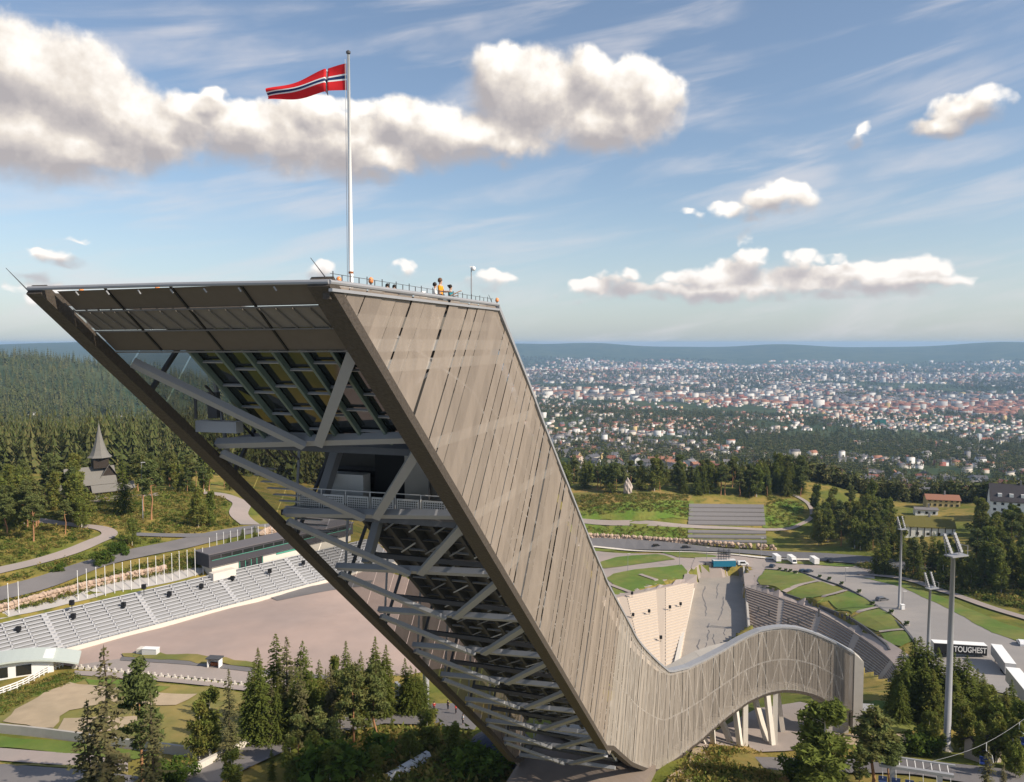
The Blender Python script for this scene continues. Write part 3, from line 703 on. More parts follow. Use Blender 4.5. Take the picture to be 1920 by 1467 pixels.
# dark inclined stair and lift gallery inside the lower tower
mb = MB(); q = [GP(18, .9, 5.2), GP(65, .9, 5.2), GP(65, 12.3, 5.2), GP(18, 12.3, 5.2)]; u_ = Vector((AX[0]*SN, AX[1]*SN, CS))*.25
part(mb.hexa(q+[p+u_ for p in q]), 'gallery_floor', M['steel_dk'])
for o in (1.6, 3.4, 5.2, 7.0, 8.8, 10.6, 12.3): part(MB().bar(GP(18, o, 4.7), GP(65, o, 4.7), .3, .8, up=updir), 'joist', M['steel_dk'])
for i in range(30):
    s = 22+i*1.45; part(MB().bar(GP(s, .9, 4.5), GP(s, 12.3, 4.5), .10, .14, up=updir), 'lattice_bar', M['steel_dk'] if i % 3 else M['steel'])
    if i % 2 == 0:
        for j in range(5): part(MB().bar(GP(s, 1.2+j*2, 4.2), GP(s+1.45, 3.0+j*2, 4.2), .09, .09), 'lattice_bar', M['steel'] if (i+j) % 3 else M['steel_lt'])
for i in range(14):
    s = 22+i*3.1
    for j in range(2): part(MB().bar(GP(s, .75, 1.4+j*2), GP(s+2.2, .75, 3.0+j*2), .10, .10), 'lattice_bar', M['steel_lt']); part(MB().bar(GP(s+2.2, .75, 3.0+j*2), GP(s+3.1, .75, 1.4+j*2), .10, .10), 'lattice_bar', M['steel_lt'])
for n_ in (1.4, 3.2, 4.4): part(MB().bar(GP(21, .75, n_), GP(65, .75, n_), .12, .12), 'pipe', M['steel_lt'])
# concrete foot
q0 = [TP(66, -.6, -55.6), TP(66, WID+.3, -54.9), TP(84, WID+.3, -55.6), TP(84, -1.8, -59.5)]
part(MB().hexa([p-Vector((0, 0, 9)) for p in q0]+q0), 'foundation', M['concrete_brown'])
# end block of the flaring arm and the legs under it
pe = edge([(1629, 1242.6)])[0]
e0, e1 = S_END-2.6, S_END+1.5
zt1 = float(TOPE[-1, 1]); zlow = float(BOTE[-1, 1])
mb = MB(); mb.hexa([WP(S_END+.05, zlow-3.2, -2.6), WP(S_END+.05, zlow-3.2, .05), WP(e1, zlow-1.5, .05), WP(e1, zlow-1.5, -2.6), WP(S_END+.05, zt1-.1, -2.6), WP(S_END+.05, zt1-.1, .05), WP(e1, pe[1], .05), WP(e1, pe[1], -2.6)])
part(mb, 'end_block', M['concrete'])
part(MB().hexa([WP(S_END-5, zlow-4.5, -4), WP(S_END-5, zlow-4.5, -1.2), WP(S_END-.2, zlow-4.5, -1.2), WP(S_END-.2, zlow-4.5, -4), WP(S_END-5, zlow+2, -4), WP(S_END-5, zlow+2, -1.2), WP(S_END-.2, zlow+1, -1.2), WP(S_END-.2, zlow+1, -4)]), 'abutment', M['concrete'])
def leg(px, py, sx, back=0, lean=1.0):
    s = float(edge([(sx, 1300)])[0, 0]); tp_ = WP(s, zb(s)+.6, -.6-back); p = G(px, py, 60)
    part(MB().bar(p-Vector((0, 0, 1)), tp_, .75, .75), 'leg', M['concrete_lt'])
for a in ((1390,1404,1383,0),(1397,1402,1402,0),(1450,1400,1441,0),(1453,1399,1458,0),(1470,1374,1476,3),(1338,1395,1341,0),(1329,1394,1328,1.5),(1376,1396,1374,4),(1442,1394,1441,5)): leg(*a)
# ---------------------------------------------------------------- surfaces on the ground
sheet('arena_field', [(60,1238),(164,1213),(310,1175),(419,1144),(605,1095),(900,1025),(1010,1150),(985,1250),(760,1268),(560,1272),(470,1262),(300,1248),(140,1252)], M['gravel'], .12)
sheet('track', [(232,1236),(480,1262),(560,1280),(560,1298),(470,1284),(300,1268),(135,1250)], M['paving'], .22)
sheet('track', [(228,1234),(480,1256),(620,1270),(620,1277),(480,1264),(225,1241)], M['asphalt'], .30)
sheet('lawn', [(-60,1345),(60,1290),(128,1262),(200,1272),(300,1283),(470,1302),(560,1325),(560,1400),(390,1412),(160,1388),(-60,1368)], M['grass_dry'], .16)
sheet('lawn', [(160,1276),(245,1280),(320,1290),(300,1300),(240,1295),(170,1290)], M['grass_lush'], .26)
sheet('lawn', [(-60,1345),(40,1298),(110,1272),(155,1278),(110,1296),(60,1310),(20,1330),(-60,1372)], M['grass_lush'], .24)
sheet('bare_ground', [(5,1356),(50,1322),(85,1300),(130,1282),(215,1292),(300,1302),(370,1304),(330,1325),(230,1318),(190,1322),(130,1335),(100,1368),(50,1362)], M['dirt'], .30)
sheet('bare_ground', [(120,1350),(200,1345),(270,1350),(220,1372),(105,1376)], M['dirt'], .30)
sheet('path', [(140,1268),(240,1276),(400,1290),(480,1300),(480,1290),(380,1280),(240,1266),(205,1263),(140,1260)], M['paving'], .3)
sheet('lawn', [(-60,1376),(160,1396),(300,1418),(240,1428),(160,1416),(-60,1400)], M['grass'], .2)
sheet('path', [(-60,1400),(160,1417),(240,1428),(240,1450),(160,1440),(-60,1424)], M['paving'], .2)
sheet('lawn', [(-60,1424),(160,1440),(240,1450),(240,1456),(160,1446),(-60,1430)], M['grass_dry'], .22)
sheet('parking', [(-60,1430),(160,1446),(260,1458),(250,1520),(-60,1520)], M['asphalt'], .2)
road('road', [(-80,1140),(0,1117),(109,1084),(219,1049),(328,1025),(394,1009),(507,989),(620,975)], 7.5, M['asphalt'])
road('road', [(250,1004),(330,1006),(400,1004),(480,990)], 3.0, M['asphalt_dk'], .3)
road('path', [(-60,1086),(0,1071),(60,1057),(120,1040),(170,1020),(205,1004),(190,992),(130,985),(60,975)], 4.2, M['paving'])
sheet('church_forecourt', [(148,934),(165,926),(205,930),(250,930),(300,924),(300,930),(240,937),(190,942),(155,940)], M['paving'], .2)
road('path', [(380,925),(420,930),(452,945),(448,965),(470,985)], 6, M['paving'])
sheet('terrace', [(0,1163),(60,1150),(131,1133),(255,1106),(375,1078),(392,1066),(300,1068),(180,1090),(90,1110),(0,1136)], mat('terrace_grey', (.36,.34,.325), .9, var=.08, scale=.1), .2)
# foreground road bending up to the plaza
road('road', [(300,1500),(400,1445),(490,1405),(545,1382),(600,1368),(650,1352),(700,1342)], 8.5, M['asphalt'], .25)
sheet('plaza', [(640,1352),(660,1335),(720,1325),(850,1322),(905,1345),(890,1372),(800,1362),(720,1360),(680,1372),(645,1372)], M['asphalt'], .32)
sheet('bank', [(690,1392),(800,1375),(930,1410),(960,1440),(980,1500),(680,1500),(650,1430)], M['moss'], .15)
# right of the tower, foreground
road('road', [(1425,1436),(1480,1439),(1560,1440),(1700,1440),(1800,1452),(1960,1475)], 7, M['asphalt'], .22)
sheet('underpass', [(1300,1400),(1345,1372),(1420,1330),(1500,1318),(1570,1335),(1575,1380),(1500,1408),(1400,1412)], M['paving'], .2)
sheet('bare_ground', [(1560,1380),(1640,1375),(1700,1380),(1720,1395),(1640,1405),(1560,1402)], M['dirt'], .25)
sheet('lawn', [(1570,1345),(1640,1315),(1700,1325),(1720,1372),(1650,1378),(1590,1372)], M['grass'], .22)
sheet('bank', [(1255,1480),(1290,1425),(1330,1398),(1400,1402),(1440,1420),(1480,1470),(1450,1500),(1300,1520)], M['moss'], .3)
# bowl : paved ring, lawns, roads
sheet('paving', [(1095,1030),(1250,1038),(1430,1044),(1640,1060),(1640,1085),(1560,1100),(1430,1078),(1420,1100),(1530,1138),(1610,1180),(1672,1238),(1665,1246),(1600,1196),(1520,1150),(1400,1110),(1300,1100),(1200,1122),(1150,1130)], M['paving'], .12)
road('road', [(1060,1012),(1130,1018),(1250,1027),(1400,1036),(1520,1044),(1640,1054),(1720,1068),(1800,1080)], 9.5, M['asphalt_dk'], .4)
road('kerb', [(1060,1022),(1130,1028),(1250,1036),(1400,1044),(1520,1051)], 2.0, M['concrete_lt'], .45)
for q in ([(1136,1086),(1150,1077),(1190,1069),(1278,1060),(1289,1072),(1286,1086),(1266,1095),(1182,1115),(1150,1097)],[(1148,1101),(1160,1106),(1178,1117),(1158,1121),(1146,1114)],[(1122,1056),(1155,1046),(1230,1040),(1266,1050),(1190,1060),(1132,1067)],[(1238,1036),(1300,1038),(1345,1044),(1335,1049),(1270,1046)],[(1108,1029),(1160,1031),(1150,1034),(1108,1034)]):
    sheet('lawn', q, M['grass'], .3)
for q in ([(1436,1069),(1500,1075),(1532,1090),(1468,1113),(1424,1098),(1420,1090)],[(1540,1092),(1582,1107),(1522,1130),(1475,1115)],[(1590,1110),(1618,1122),(1645,1138),(1590,1157),(1532,1134)],[(1651,1142),(1676,1160),(1696,1181),(1645,1186),(1598,1160)],[(1699,1184),(1712,1202),(1690,1214),(1664,1210),(1650,1190)]):
    sheet('lawn', q, M['grass'], .34)
sheet('car_park', [(1500,1066),(1610,1064),(1640,1086),(1690,1100),(1780,1142),(1860,1186),(1960,1226),(1980,1330),(1780,1290),(1722,1250),(1714,1200),(1690,1168),(1640,1132),(1570,1098),(1500,1074)], M['parking'], .22)
sheet('lawn', [(1612,1084),(1680,1090),(1770,1122),(1880,1170),(1980,1200),(1980,1228),(1860,1188),(1780,1144),(1690,1102),(1640,1090)], M['grass'], .3)
road('path', [(1610,1078),(1690,1086),(1780,1114),(1860,1142),(1960,1172)], 3.5, M['paving'], .38)
sheet('lawn', [(1455,1052),(1540,1055),(1605,1060),(1600,1064),(1520,1060),(1455,1057)], M['grass'], .36)
sheet('paving', [(1302,1050),(1400,1050),(1404,1072),(1393,1074),(1306,1077),(1296,1066)], M['paving'], .3)
sheet('bare_ground', [(1250,1485),(1292,1428),(1318,1404),(1335,1412),(1320,1440),(1300,1485)], M['dirt'], .4)
for q in ([(1470,1114),(1536,1091)],[(1526,1132),(1586,1109)],[(1594,1158),(1648,1140)],[(1648,1188),(1698,1183)],[(1146,1099),(1182,1116)],[(1200,1079),(1245,1099)]): road('path', q, 2.2, M['paving'], .5, n=6)
# terraced slope
sheet('grass_slope', [(1060,962),(1150,945),(1300,940),(1300,975),(1200,978),(1080,972)], M['grass_lush'], .3)
sheet('grass_slope', [(1070,978),(1200,984),(1300,990),(1300,1014),(1200,1012),(1070,1003)], M['grass_lush'], .3)
sheet('grass_slope', [(1430,950),(1480,935),(1505,950),(1512,985),(1470,992),(1430,990)], M['grass_lush'], .3)
road('path', [(1060,974),(1200,981),(1300,989),(1380,992),(1470,994),(1500,985),(1522,970),(1515,945),(1480,925)], 2.4, M['paving'], .35)
sheet('heath', [(1050,925),(1120,915),(1250,922),(1300,930),(1290,944),(1150,945),(1060,955)], M['moss'], .2)
ORD = 'first second third fourth fifth sixth seventh eighth ninth tenth eleventh twelfth thirteenth fourteenth fifteenth sixteenth seventeenth eighteenth nineteenth twentieth'.split()
ORD += ['twenty-'+q for q in ORD[:9]]+['thirtieth']
sheet('reflected_gravel', [Vector((x_, y_, 0)) for x_, y_ in ((-42,38),(-14,34),(-6,52),(-12,70),(-34,72))], M['gravel'], .2, world=True)  # unseen gravel patch added to colour the reflection in the lookout glass
sheet('lawn', [Vector((x_, y_, 0)) for x_, y_ in ((-6,30),(22,30),(24,72),(-10,74),(-4,52))], M['grass_dry'], .2, world=True)  # unseen dry grass added for the lookout glass to reflect
sheet('track', [(500,1118),(560,1104),(640,1092),(700,1090),(690,1100),(600,1112),(520,1128)], M['asphalt'], .2)
# ---------------------------------------------------------------- outrun and grandstands of the bowl
sheet('outrun', [(1306,1080),(1394,1076),(1402,1190),(1408,1262),(1262,1262)], mat('outrun_mat', (.33,.29,.25), .95, var=.10, scale=.05, col2=(.27,.245,.22)), .1, fixed=ZO)
crk = empty('outrun_cracks', at(1350, 1150, ZO), label='dark winding cracks in the grey outrun surface', cat='cracks')
def wall(pts, h, w, name, m, parent=None, **k):              # low wall along world points (base)
    mb = MB()
    for i in range(len(pts)-1):
        a, c = Vector(pts[i]), Vector(pts[i+1]); hh = Vector((0, 0, h/2-.25)); mb.bar(a+hh, c+hh, w, h+.5)
    return mb.build(name, m, parent, **k)
for x0, y0, ln in ((1322,1100,60),(1348,1095,35),(1330,1170,75),(1338,1190,60),(1357,1120,50),(1360,1180,60),(1312,1200,50),(1372,1205,30)):
    x = x0; mb = MB(); p = None
    for i in range(int(ln/4)):
        q = at(x, y0+i*4, ZO)+Vector((0, 0, .16))
        if p is not None and random.random() < .85: mb.bar(p, q, random.uniform(.15, .5), .05)
        p = q; x += random.uniform(-3.2, 3)
    o = mb.build('crack', M['asphalt_dk'], crk); o.matrix_parent_inverse = Matrix.Translation(-crk.location)
wall([at(1304,1086,ZO), at(1290,1150,ZO), at(1266,1262,ZO)], 2.2, 1.3, 'side_wall', M['concrete_lt'], label='long pale concrete wall along the left side of the outrun', cat='wall')
wall([at(1394,1078,ZO), at(1399,1130,ZO), at(1404,1195,ZO), at(1407,1262,ZO)], 4.5, .8, 'side_wall', M['concrete'], label='grey concrete wall along the right side of the outrun below the dark stand', cat='wall')
wall([at(1308,1077,ZO), at(1393,1075,ZO)], 5.6, 1.0, 'end_wall', M['paving'], label='brownish retaining wall closing the far end of the outrun', cat='wall')
def strip_rows(name, label, U, Lw, n, mb_mat, row_mat, rowfrac=.55, rise=.35, rw='bench_row', segs=24, gaps=()):
    """a stand: sloping slab between two polylines, with one object per bench row"""
    U = smooth(U, segs); Lw = smooth(Lw, segs); root = empty(name, Lw[len(Lw)//2], label=label, cat='grandstand', group='grandstands')
    inv = Matrix.Translation(-root.location)
    mb = MB()
    for i in range(segs): mb.poly([Lw[i], Lw[i+1], U[i+1], U[i]])
    o = mb.build('terrace_slab', mb_mat, root); o.data.transform(inv)
    for r in range(n):
        f0 = (r+.2)/n; f1 = f0+rowfrac/n; mb = MB()
        for i in range(segs):
            if any(abs((i+.5)/segs-g) < .5/segs for g in gaps):
                if mb.V: o = mb.build(rw, row_mat, root); o.data.transform(inv); mb = MB()
                continue
            a, c = Lw[i].lerp(U[i], f0), Lw[i+1].lerp(U[i+1], f0); d, e = Lw[i+1].lerp(U[i+1], f1), Lw[i].lerp(U[i], f1)
            z = Vector((0, 0, rise)); d.z = c.z; e.z = a.z
            mb.hexa([a-z*.5, c-z*.5, d-z*.5, e-z*.5, a+z, c+z, d+z, e+z])
        o = mb.build(rw, row_mat, root); o.data.transform(inv)
    return root
M['bench_dark'] = mat('weathered_bench', (.21,.17,.145), .9, var=.15, scale=.3)
M['stand_gap'] = mat('stand_slab', (.36,.31,.27), .9, var=.1, scale=.2)
M['stand_pale'] = mat('pale_terrace', (.56,.47,.38), .9, var=.05, scale=.2)
M['stand_pale2'] = mat('pale_terrace_riser', (.44,.365,.295), .9, var=.06, scale=.2)
strip_rows('grandstand', 'dark brown curved grandstand right of the outrun behind the arched arm', [at(*q) for q in U_R], [at(*q) for q in L_R], 19, M['stand_gap'], M['bench_dark'], segs=30, gaps=(.22,.42,.62,.82), rise=.4)
strip_rows('grandstand', 'pale cream concrete terraces left of the outrun', [at(*q) for q in U_L], [at(*q) for q in L_L], 30, M['stand_pale2'], M['stand_pale'], rowfrac=.62, rise=.28, segs=12, gaps=(.36,.69), rw='terrace_row')
def concourse(U, Lw, w, label):
    U = smooth([at(*q) for q in U], 30); Lw = smooth([at(*q) for q in Lw], 30); mb = MB(); O_ = []
    for i, p in enumerate(U):
        d = (p-Lw[i]); d.z = 0; d.normalize(); q = p+d*w; q.z = max(gz(q.x, q.y), p.z-.6)+.3; O_.append(q)
    for i in range(30):
        z = Vector((0, 0, .32)); mb.hexa([U[i]-z*3, U[i+1]-z*3, O_[i+1]-z*3, O_[i]-z*3, U[i]+z, U[i+1]+z, O_[i+1]+z*.4, O_[i]+z*.4])
    mb.build('concourse', M['paving'], kind='structure')
concourse(U_R, L_R, 5.5, ''); concourse(U_L, L_L, 4.5, '')
def slab(P_, t=2.5):
    P_ = [Vector(p) for p in P_]; z = Vector((0, 0, t)); MB().hexa([p-z for p in P_]+P_).build('concourse', M['paving'], kind='structure')
e0, e1 = at(1300,1077,ZO), at(1399,1075,ZO); bk = Vector((math.sin(A_B), math.cos(A_B), 0))*9; e0.z = e1.z = CAMZ-102.35
slab([e0-bk*.04, e1-bk*.04, e1+bk, e0+bk])
slab([at(1278,1097,-103.1), at(1303,1092,-103.4), at(1307,1078,-102.5), at(1284,1076,-102.6)])
slab([at(1394,1076,-102.4), at(1397,1103,-101.8), at(1416,1104,-101.6), at(1413,1072,-102.2)])
# speaker boxes on posts standing in the stands
def speaker(p, label, group, h=1.6):
    r = empty('loudspeaker', p, label=label, cat='loudspeaker', group=group)
    MB().bar((0,0,-.3),(0,0,h),.14).build('post', M['steel_dk'], r); MB().box((0,0,h+.5),(.9,.7,1.1)).box((.15,-.4,h+.35),(.5,.3,.6)).build('cabinet', M['black'], r)
for i, (x, y, z) in enumerate(((1187,1163,-103.2),(1217,1156,-103.6),(1256,1148,-104.5),(1276,1142,-105),(1239,1206,-105.5),(1185,1122,-101.6))):
    speaker(at(x, y, z), ('first', 'second', 'third', 'fourth', 'lowest', 'topmost')[i]+' black loudspeaker post from the left in the pale terraces' if i < 4 else ('lowest', 'topmost')[i-4]+' black loudspeaker post in the pale terraces', 'loudspeakers in the pale terraces')
for i, (x, y, z) in enumerate(((1422,1150,-104.6),(1442,1157,-104),(1478,1172,-103),(1497,1177,-102.5),(1535,1155,-97.6))):
    MB().bar((0,0,-.5),(0,0,3.0),.5).box((0,0,3.2),(.7,.7,.5)).build('stand_post', M['steel_dk'], loc=at(x, y+3, z), label=ORD[i]+' dark stubby post from the left among the benches of the curved grandstand', cat='post', group='posts in the curved grandstand')
# grey seating rows on the slope beyond the road
ter = empty('slope_seating', G(1365, 985), label='grey rows of seating set into the green slope beyond the road', cat='seating'); inv = Matrix.Translation(-ter.location)
for k, (y0, y1) in enumerate(((947,953),(955,961),(963,969),(971,977),(979,985),(996,1001),(1005,1010),(1014,1018))):
    mb = MB(); xl, xr = 1292-k*.4, 1432+k*.8
    P0 = [G(xl+(xr-xl)*i/10, y1+.022*(i*14)*.5) for i in range(11)]; P1 = [G(xl+(xr-xl)*i/10, y0+.022*(i*14)*.5) for i in range(11)]
    for i in range(10):
        z = Vector((0, 0, .7)); mb.hexa([P0[i]-z, P0[i+1]-z, P1[i+1]-z, P1[i]-z, P0[i]+z, P0[i+1]+z, P1[i+1]+z, P1[i]+z])
    o = mb.build('seat_row', mat('grey_seats_%d' % k, (.17,.16,.16), .9, var=.3, scale=.8), ter); o.data.transform(inv)
def stones(name, label, px, n, r, m, group=None):
    root = empty(name, G(*px[0]), label=label, cat='stone wall'); C = smooth([G(*q) for q in px], n)
    mes = []
    for _ in range(4):
        bm = bmesh.new(); bmesh.ops.create_icosphere(bm, subdivisions=1, radius=1)
        for v in bm.verts: v.co *= random.uniform(.75, 1.15)
        me_ = bpy.data.meshes.new('stone'); bm.to_mesh(me_); bm.free(); me_.materials.append(m); mes.append(me_)
    for i in range(n):
        for h in (0, 1):
            p = C[i].lerp(C[i+1], random.random()); o = link('stone', random.choice(mes), root); o.location = p-root.location+Vector((0, 0, .3+h*r*1.1))
            o.scale = (r*random.uniform(.9, 1.7), r*random.uniform(.8, 1.2), r*random.uniform(.7, 1.0)); o.rotation_euler = (0, 0, random.uniform(0, 6))
stones('roadside_stone_wall', 'low wall of pale boulders along the far side of the road', [(1090,1007),(1200,1013),(1300,1020),(1455,1031)], 60, 1.15, M['stone_wall'])
stones('boulder_wall', 'pink boulder wall below the road behind the flagpoles', [(0,1147),(100,1119),(200,1094),(312,1070)], 60, .75, M['stone_wall'])
stones('boulder_wall', 'steep boulder wall beside the dark road near the tower edge', [(492,1010),(505,1004),(520,1003),(540,1000)], 26, 1.2, M['stone_wall'])
# monolith
bm = bmesh.new(); bmesh.ops.create_icosphere(bm, subdivisions=3, radius=1)
for v in bm.verts:
    z = v.co.z; v.co.x *= 2.6*(1-.35*max(0, z)); v.co.y *= 2.2; v.co.z = z*5.4; v.co *= 1+.10*math.sin(v.co.x*3+v.co.z*1.7)+random.uniform(-.05, .05)
me = bpy.data.meshes.new('monolith'); bm.to_mesh(me); bm.free(); me.materials.append(M['granite'])
p = G(1177, 926); link('standing_stone', me, loc=p+Vector((0, 0, 3.6)), label='tall pale standing stone on the heath before the ridge trees', cat='stone')
# ---------------------------------------------------------------- left arena : bench stand, building, flagpoles
FA, FB_ = at(40, 1243, -66), at(640, 1083, -66); dF = (FB_-FA); LF = dF.length; dF.normalize(); nF = Vector((-dF.y, dF.x, 0))
st = empty('grandstand', FA+dF*30, label='long stand of pale bench rows beside the arena gravel', cat='grandstand', group='grandstands'); sinv = Matrix.Translation(-st.location)
NR_, PIT, RIS = 11, 1.0, .52
mb = MB(); a0 = FA-dF*25; a1 = FB_+dF*20
mb.poly([a0+Vector((0,0,.3)), a1+Vector((0,0,.3)), a1+nF*NR_*PIT+Vector((0,0,NR_*RIS)), a0+nF*NR_*PIT+Vector((0,0,NR_*RIS))]); o = mb.build('stand_slab', mat('stand_base', (.25,.25,.255), .9, var=.1), st); o.data.transform(sinv)
SEG = 4.1; bme = MB().box((0,0,0),(SEG-.45,.5,.10)).mesh('bench', mat('bench_plank', (.50,.50,.51), .7, var=.06, scale=.4, rnd=.06))
ste = MB().box((0,0,0),(.30,.95,.5)).mesh('aisle_step', mat('aisle_grey', (.40,.40,.41), .8))
ang = math.atan2(dF.y, dF.x); nseg = int((LF+44)/SEG)
for j in range(nseg):
    for r in range(NR_):
        c = a0+dF*(SEG*(j+.5))+nF*(PIT*(r+.5))+Vector((0, 0, .72+RIS*r)); wide = False
        if not (wide and r > 0): link('bench', bme, st, loc=c-st.location, rz=ang)
        c2 = a0+dF*(SEG*j)+nF*(PIT*(r+.5))+Vector((0, 0, .45+RIS*r)); o_ = link('aisle_step', ste, st, loc=c2-st.location, rz=ang); o_.scale = (3.6 if j % 5 == 3 else 1, 1, 1)
wall([a0-nF*.6, a1-nF*.6], .7, .35, 'kerb', M['concrete_lt'], label='pale kerb between the arena gravel and the bench stand', cat='kerb')
fr = empty('front_railing', FA-nF*.1, label='thin pale railing along the front of the bench stand', cat='railing')
for i in range(int(LF/2.2)): MB().bar((0,0,0),(0,0,1.2),.08).build('post', M['steel_lt'], fr, loc=dF*(i*2.2)+Vector((0,0,.2)))
MB().bar((0,0,1.2), dF*LF+Vector((0,0,1.2)), .07).build('rail', M['steel_lt'], fr)
for i, (x, y, z) in enumerate(((35,1195,-63),(138,1170,-63),(232,1148,-63),(318,1127,-63),(378,1112,-63),(436,1097,-63),(506,1083,-63),(569,1067,-63),(135,1145,-60.3),(270,1114,-60.3))):
    speaker(at(x, y, z), (ORD[i]+' black loudspeaker post from the left amid the pale bench rows') if i < 8 else ('left', 'right')[i-8]+' black loudspeaker post at the top edge of the pale bench rows', 'loudspeakers in the bench stand', 1.3)
# long low building behind the stand
bp = at(394, 1090, -61.5); bd = (at(545, 1052, -61.5)-bp); bd.z = 0; bd.normalize(); bn_ = Vector((-bd.y, bd.x, 0)); bld = empty('arena_building', bp, math.atan2(bd.y, bd.x), label='long low arena building with dark roof band and green window frames', cat='building')
LB = 46
MB().box((LB/2+1,3.2,1.4),(LB,5,4.2)).build('wall', M['concrete_lt'], bld)
MB().box((LB/2+.5,3.1,5.2),(LB+1.5,6.4,3.4)).build('upper_floor', mat('dark_cladding', (.05,.048,.055), .7, var=.1), bld)
MB().box((LB/2+.5,3.1,7.0),(LB+2,7.0,.25)).build('roof', mat('roof_felt', (.13,.12,.125), .9, var=.1), bld)
for i in range(14): MB().box((1.6+i*3.2,-.13,5.9),(2.8,.06,.9)).build('window', M['glass'], bld)
gf = mat('green_trim', (.08,.30,.22), .5)
MB().box((LB/2+.5,-.2,5.3),(LB,.1,.12)).build('window_frame', gf, bld)
MB().box((12.5,.66,1.8),(7.5,.1,2.6)).build('glass_door', M['glass'], bld)
for i in range(5): MB().box((9.0+i*1.75,.58,1.8),(.16,.1,2.6)).build('door_frame', gf, bld)
MB().box((3.2,-.6,1.0),(6.5,2.2,2.4)).build('porch_wall', M['concrete_lt'], bld)
MB().box((25,.6,2.8),(9,.1,.5)).build('window', gf, bld)
# flagpoles
FPX_ = [(45,560),(98,550),(402,485),(448,475),(497,465),(543,458),(590,445),(633,438),(676,428),(720,418),(763,410),(804,400),(846,392),(886,384),(924,373),(965,365),(1005,357),(1045,352),(1080,298),(1117,270),(1152,263),(1188,256),(1224,249),(1260,242),(1297,235),(1330,228),(1365,220),(1400,213)]
fpm = MB().tube([(0,0,-.5),(0,0,7.0)], [.09,.06], 6).mesh('pole', M['white']); fbm_ = MB().lathe([(.02,0),(.12,.06),(.12,.14),(.02,.2)], 6, (0,0,7.0)).mesh('pole_cap', M['white'])
for i, (x, y) in enumerate(FPX_):
    p = G(x/2.743, 950+y/2.743); r = empty('flagpole', p, label=(ORD[i-2]+' bare white flagpole from the left in the row behind the bench stand' if i > 1 else ('left', 'right')[i]+' bare white flagpole of the pair at the left picture edge'), cat='flagpole', group='flagpoles behind the bench stand' if i > 1 else 'pair of flagpoles'); link('pole', fpm, r); link('pole_cap', fbm_, r)
# curved pavilion at the left edge, timing hut, container, hedge of track markers
pv_ = at(40, 1268, -65.5); pav = empty('pavilion', pv_, math.radians(24), label='white low pavilion with curved pale green roof at the left picture edge', cat='pavilion')
MB().box((-3,3,1.2),(17,5,3.4)).build('wall', M['white'], pav)
mb = MB(); n = 14
for i in range(n):
    x0, x1 = -13+i*23/n, -13+(i+1)*23/n; f = lambda x: 3.4-((x+2)/12)**2*2.2
    mb.hexa([(x0,-.6,f(x0)-.35),(x1,-.6,f(x1)-.35),(x1,6.5,f(x1)-.35),(x0,6.5,f(x0)-.35),(x0,-.6,f(x0)),(x1,-.6,f(x1)),(x1,6.5,f(x1)),(x0,6.5,f(x0))])
mb.build('roof', mat('pale_green_roof', (.46,.50,.46), .6, var=.05), pav)
for x in (-3.6, 0.4): MB().box((x,.45,1.0),(2.6,.1,2.0)).build('window', M['glass'], pav)
wf = empty('white_fence', G(0, 1318), label='white rail fence slanting up past the pavilion', cat='fence'); wp = smooth([G(-20,1312),G(40,1290),G(85,1265),G(118,1250)], 14)
for i, p in enumerate(wp):
    MB().bar((0,0,-.2),(0,0,1.5),.16).build('post', M['white'], wf, loc=p-wf.location)
    if i < 14:
        for h in (.5, .95, 1.4): MB().bar(p-wf.location+Vector((0,0,h)), wp[i+1]-wf.location+Vector((0,0,h)), .07, .2).build('rail', M['white'], wf)
tk = empty('timing_hut', G(403, 1252), math.radians(-8), label='small white timing hut with dark roof on the track', cat='hut'); tk.scale = (.75,)*3
MB().box((0,.9,1.3),(3.4,.2,2.6)).box((-1.6,0,1.3),(.2,2,2.6)).box((1.6,0,1.3),(.2,2,2.6)).build('wall', M['white'], tk); MB().box((0,0,2.75),(4,2.6,.25)).build('roof', M['steel_dk'], tk); MB().box((0,.5,.6),(2.6,.8,1.2)).build('counter', M['rust'], tk)
ct = empty('service_container', G(283, 1229), math.radians(-6), label='pale grey service box on the grass island of the arena', cat='container'); ct.scale = (.7,)*3
MB().box((0,0,1.1),(4.5,2,2.2)).build('body', M['steel_lt'], ct); MB().box((-2.5,1,.9),(4,2.4,1.8)).build('annex', M['concrete_lt'], ct); MB().box((0,0,2.25),(4.7,2.2,.12)).build('lid', M['white'], ct)
sheet('lawn', [(228,1228),(300,1226),(400,1236),(480,1246),(480,1254),(390,1247),(300,1240),(232,1234)], M['grass_dry'], .34)
for i in range(26):
    p = G(140+i*12.5, 1254+i*1.35); MB().box((0,0,.25),(.9,.35,.6)).box((0,0,.75),(.25,.25,.5)).build('track_marker', M['concrete_lt'], loc=p, label=ORD[i]+' small pale marker block from the left along the track', cat='marker', group='row of track markers')
wall(smooth([G(-60,1369),G(60,1380),G(160,1393),G(240,1404),G(300,1411),G(395,1425)], 12), 1.5, .4, 'garden_wall', M['concrete'], label='low grey concrete wall below the dry lawn at lower left', cat='wall')
wall(smooth([G(325,1472),G(400,1432),G(470,1398),G(512,1385)], 12), 1.2, .6, 'bridge_parapet', M['concrete_lt'], label='pale concrete parapet along the slanting road at lower left', cat='wall')
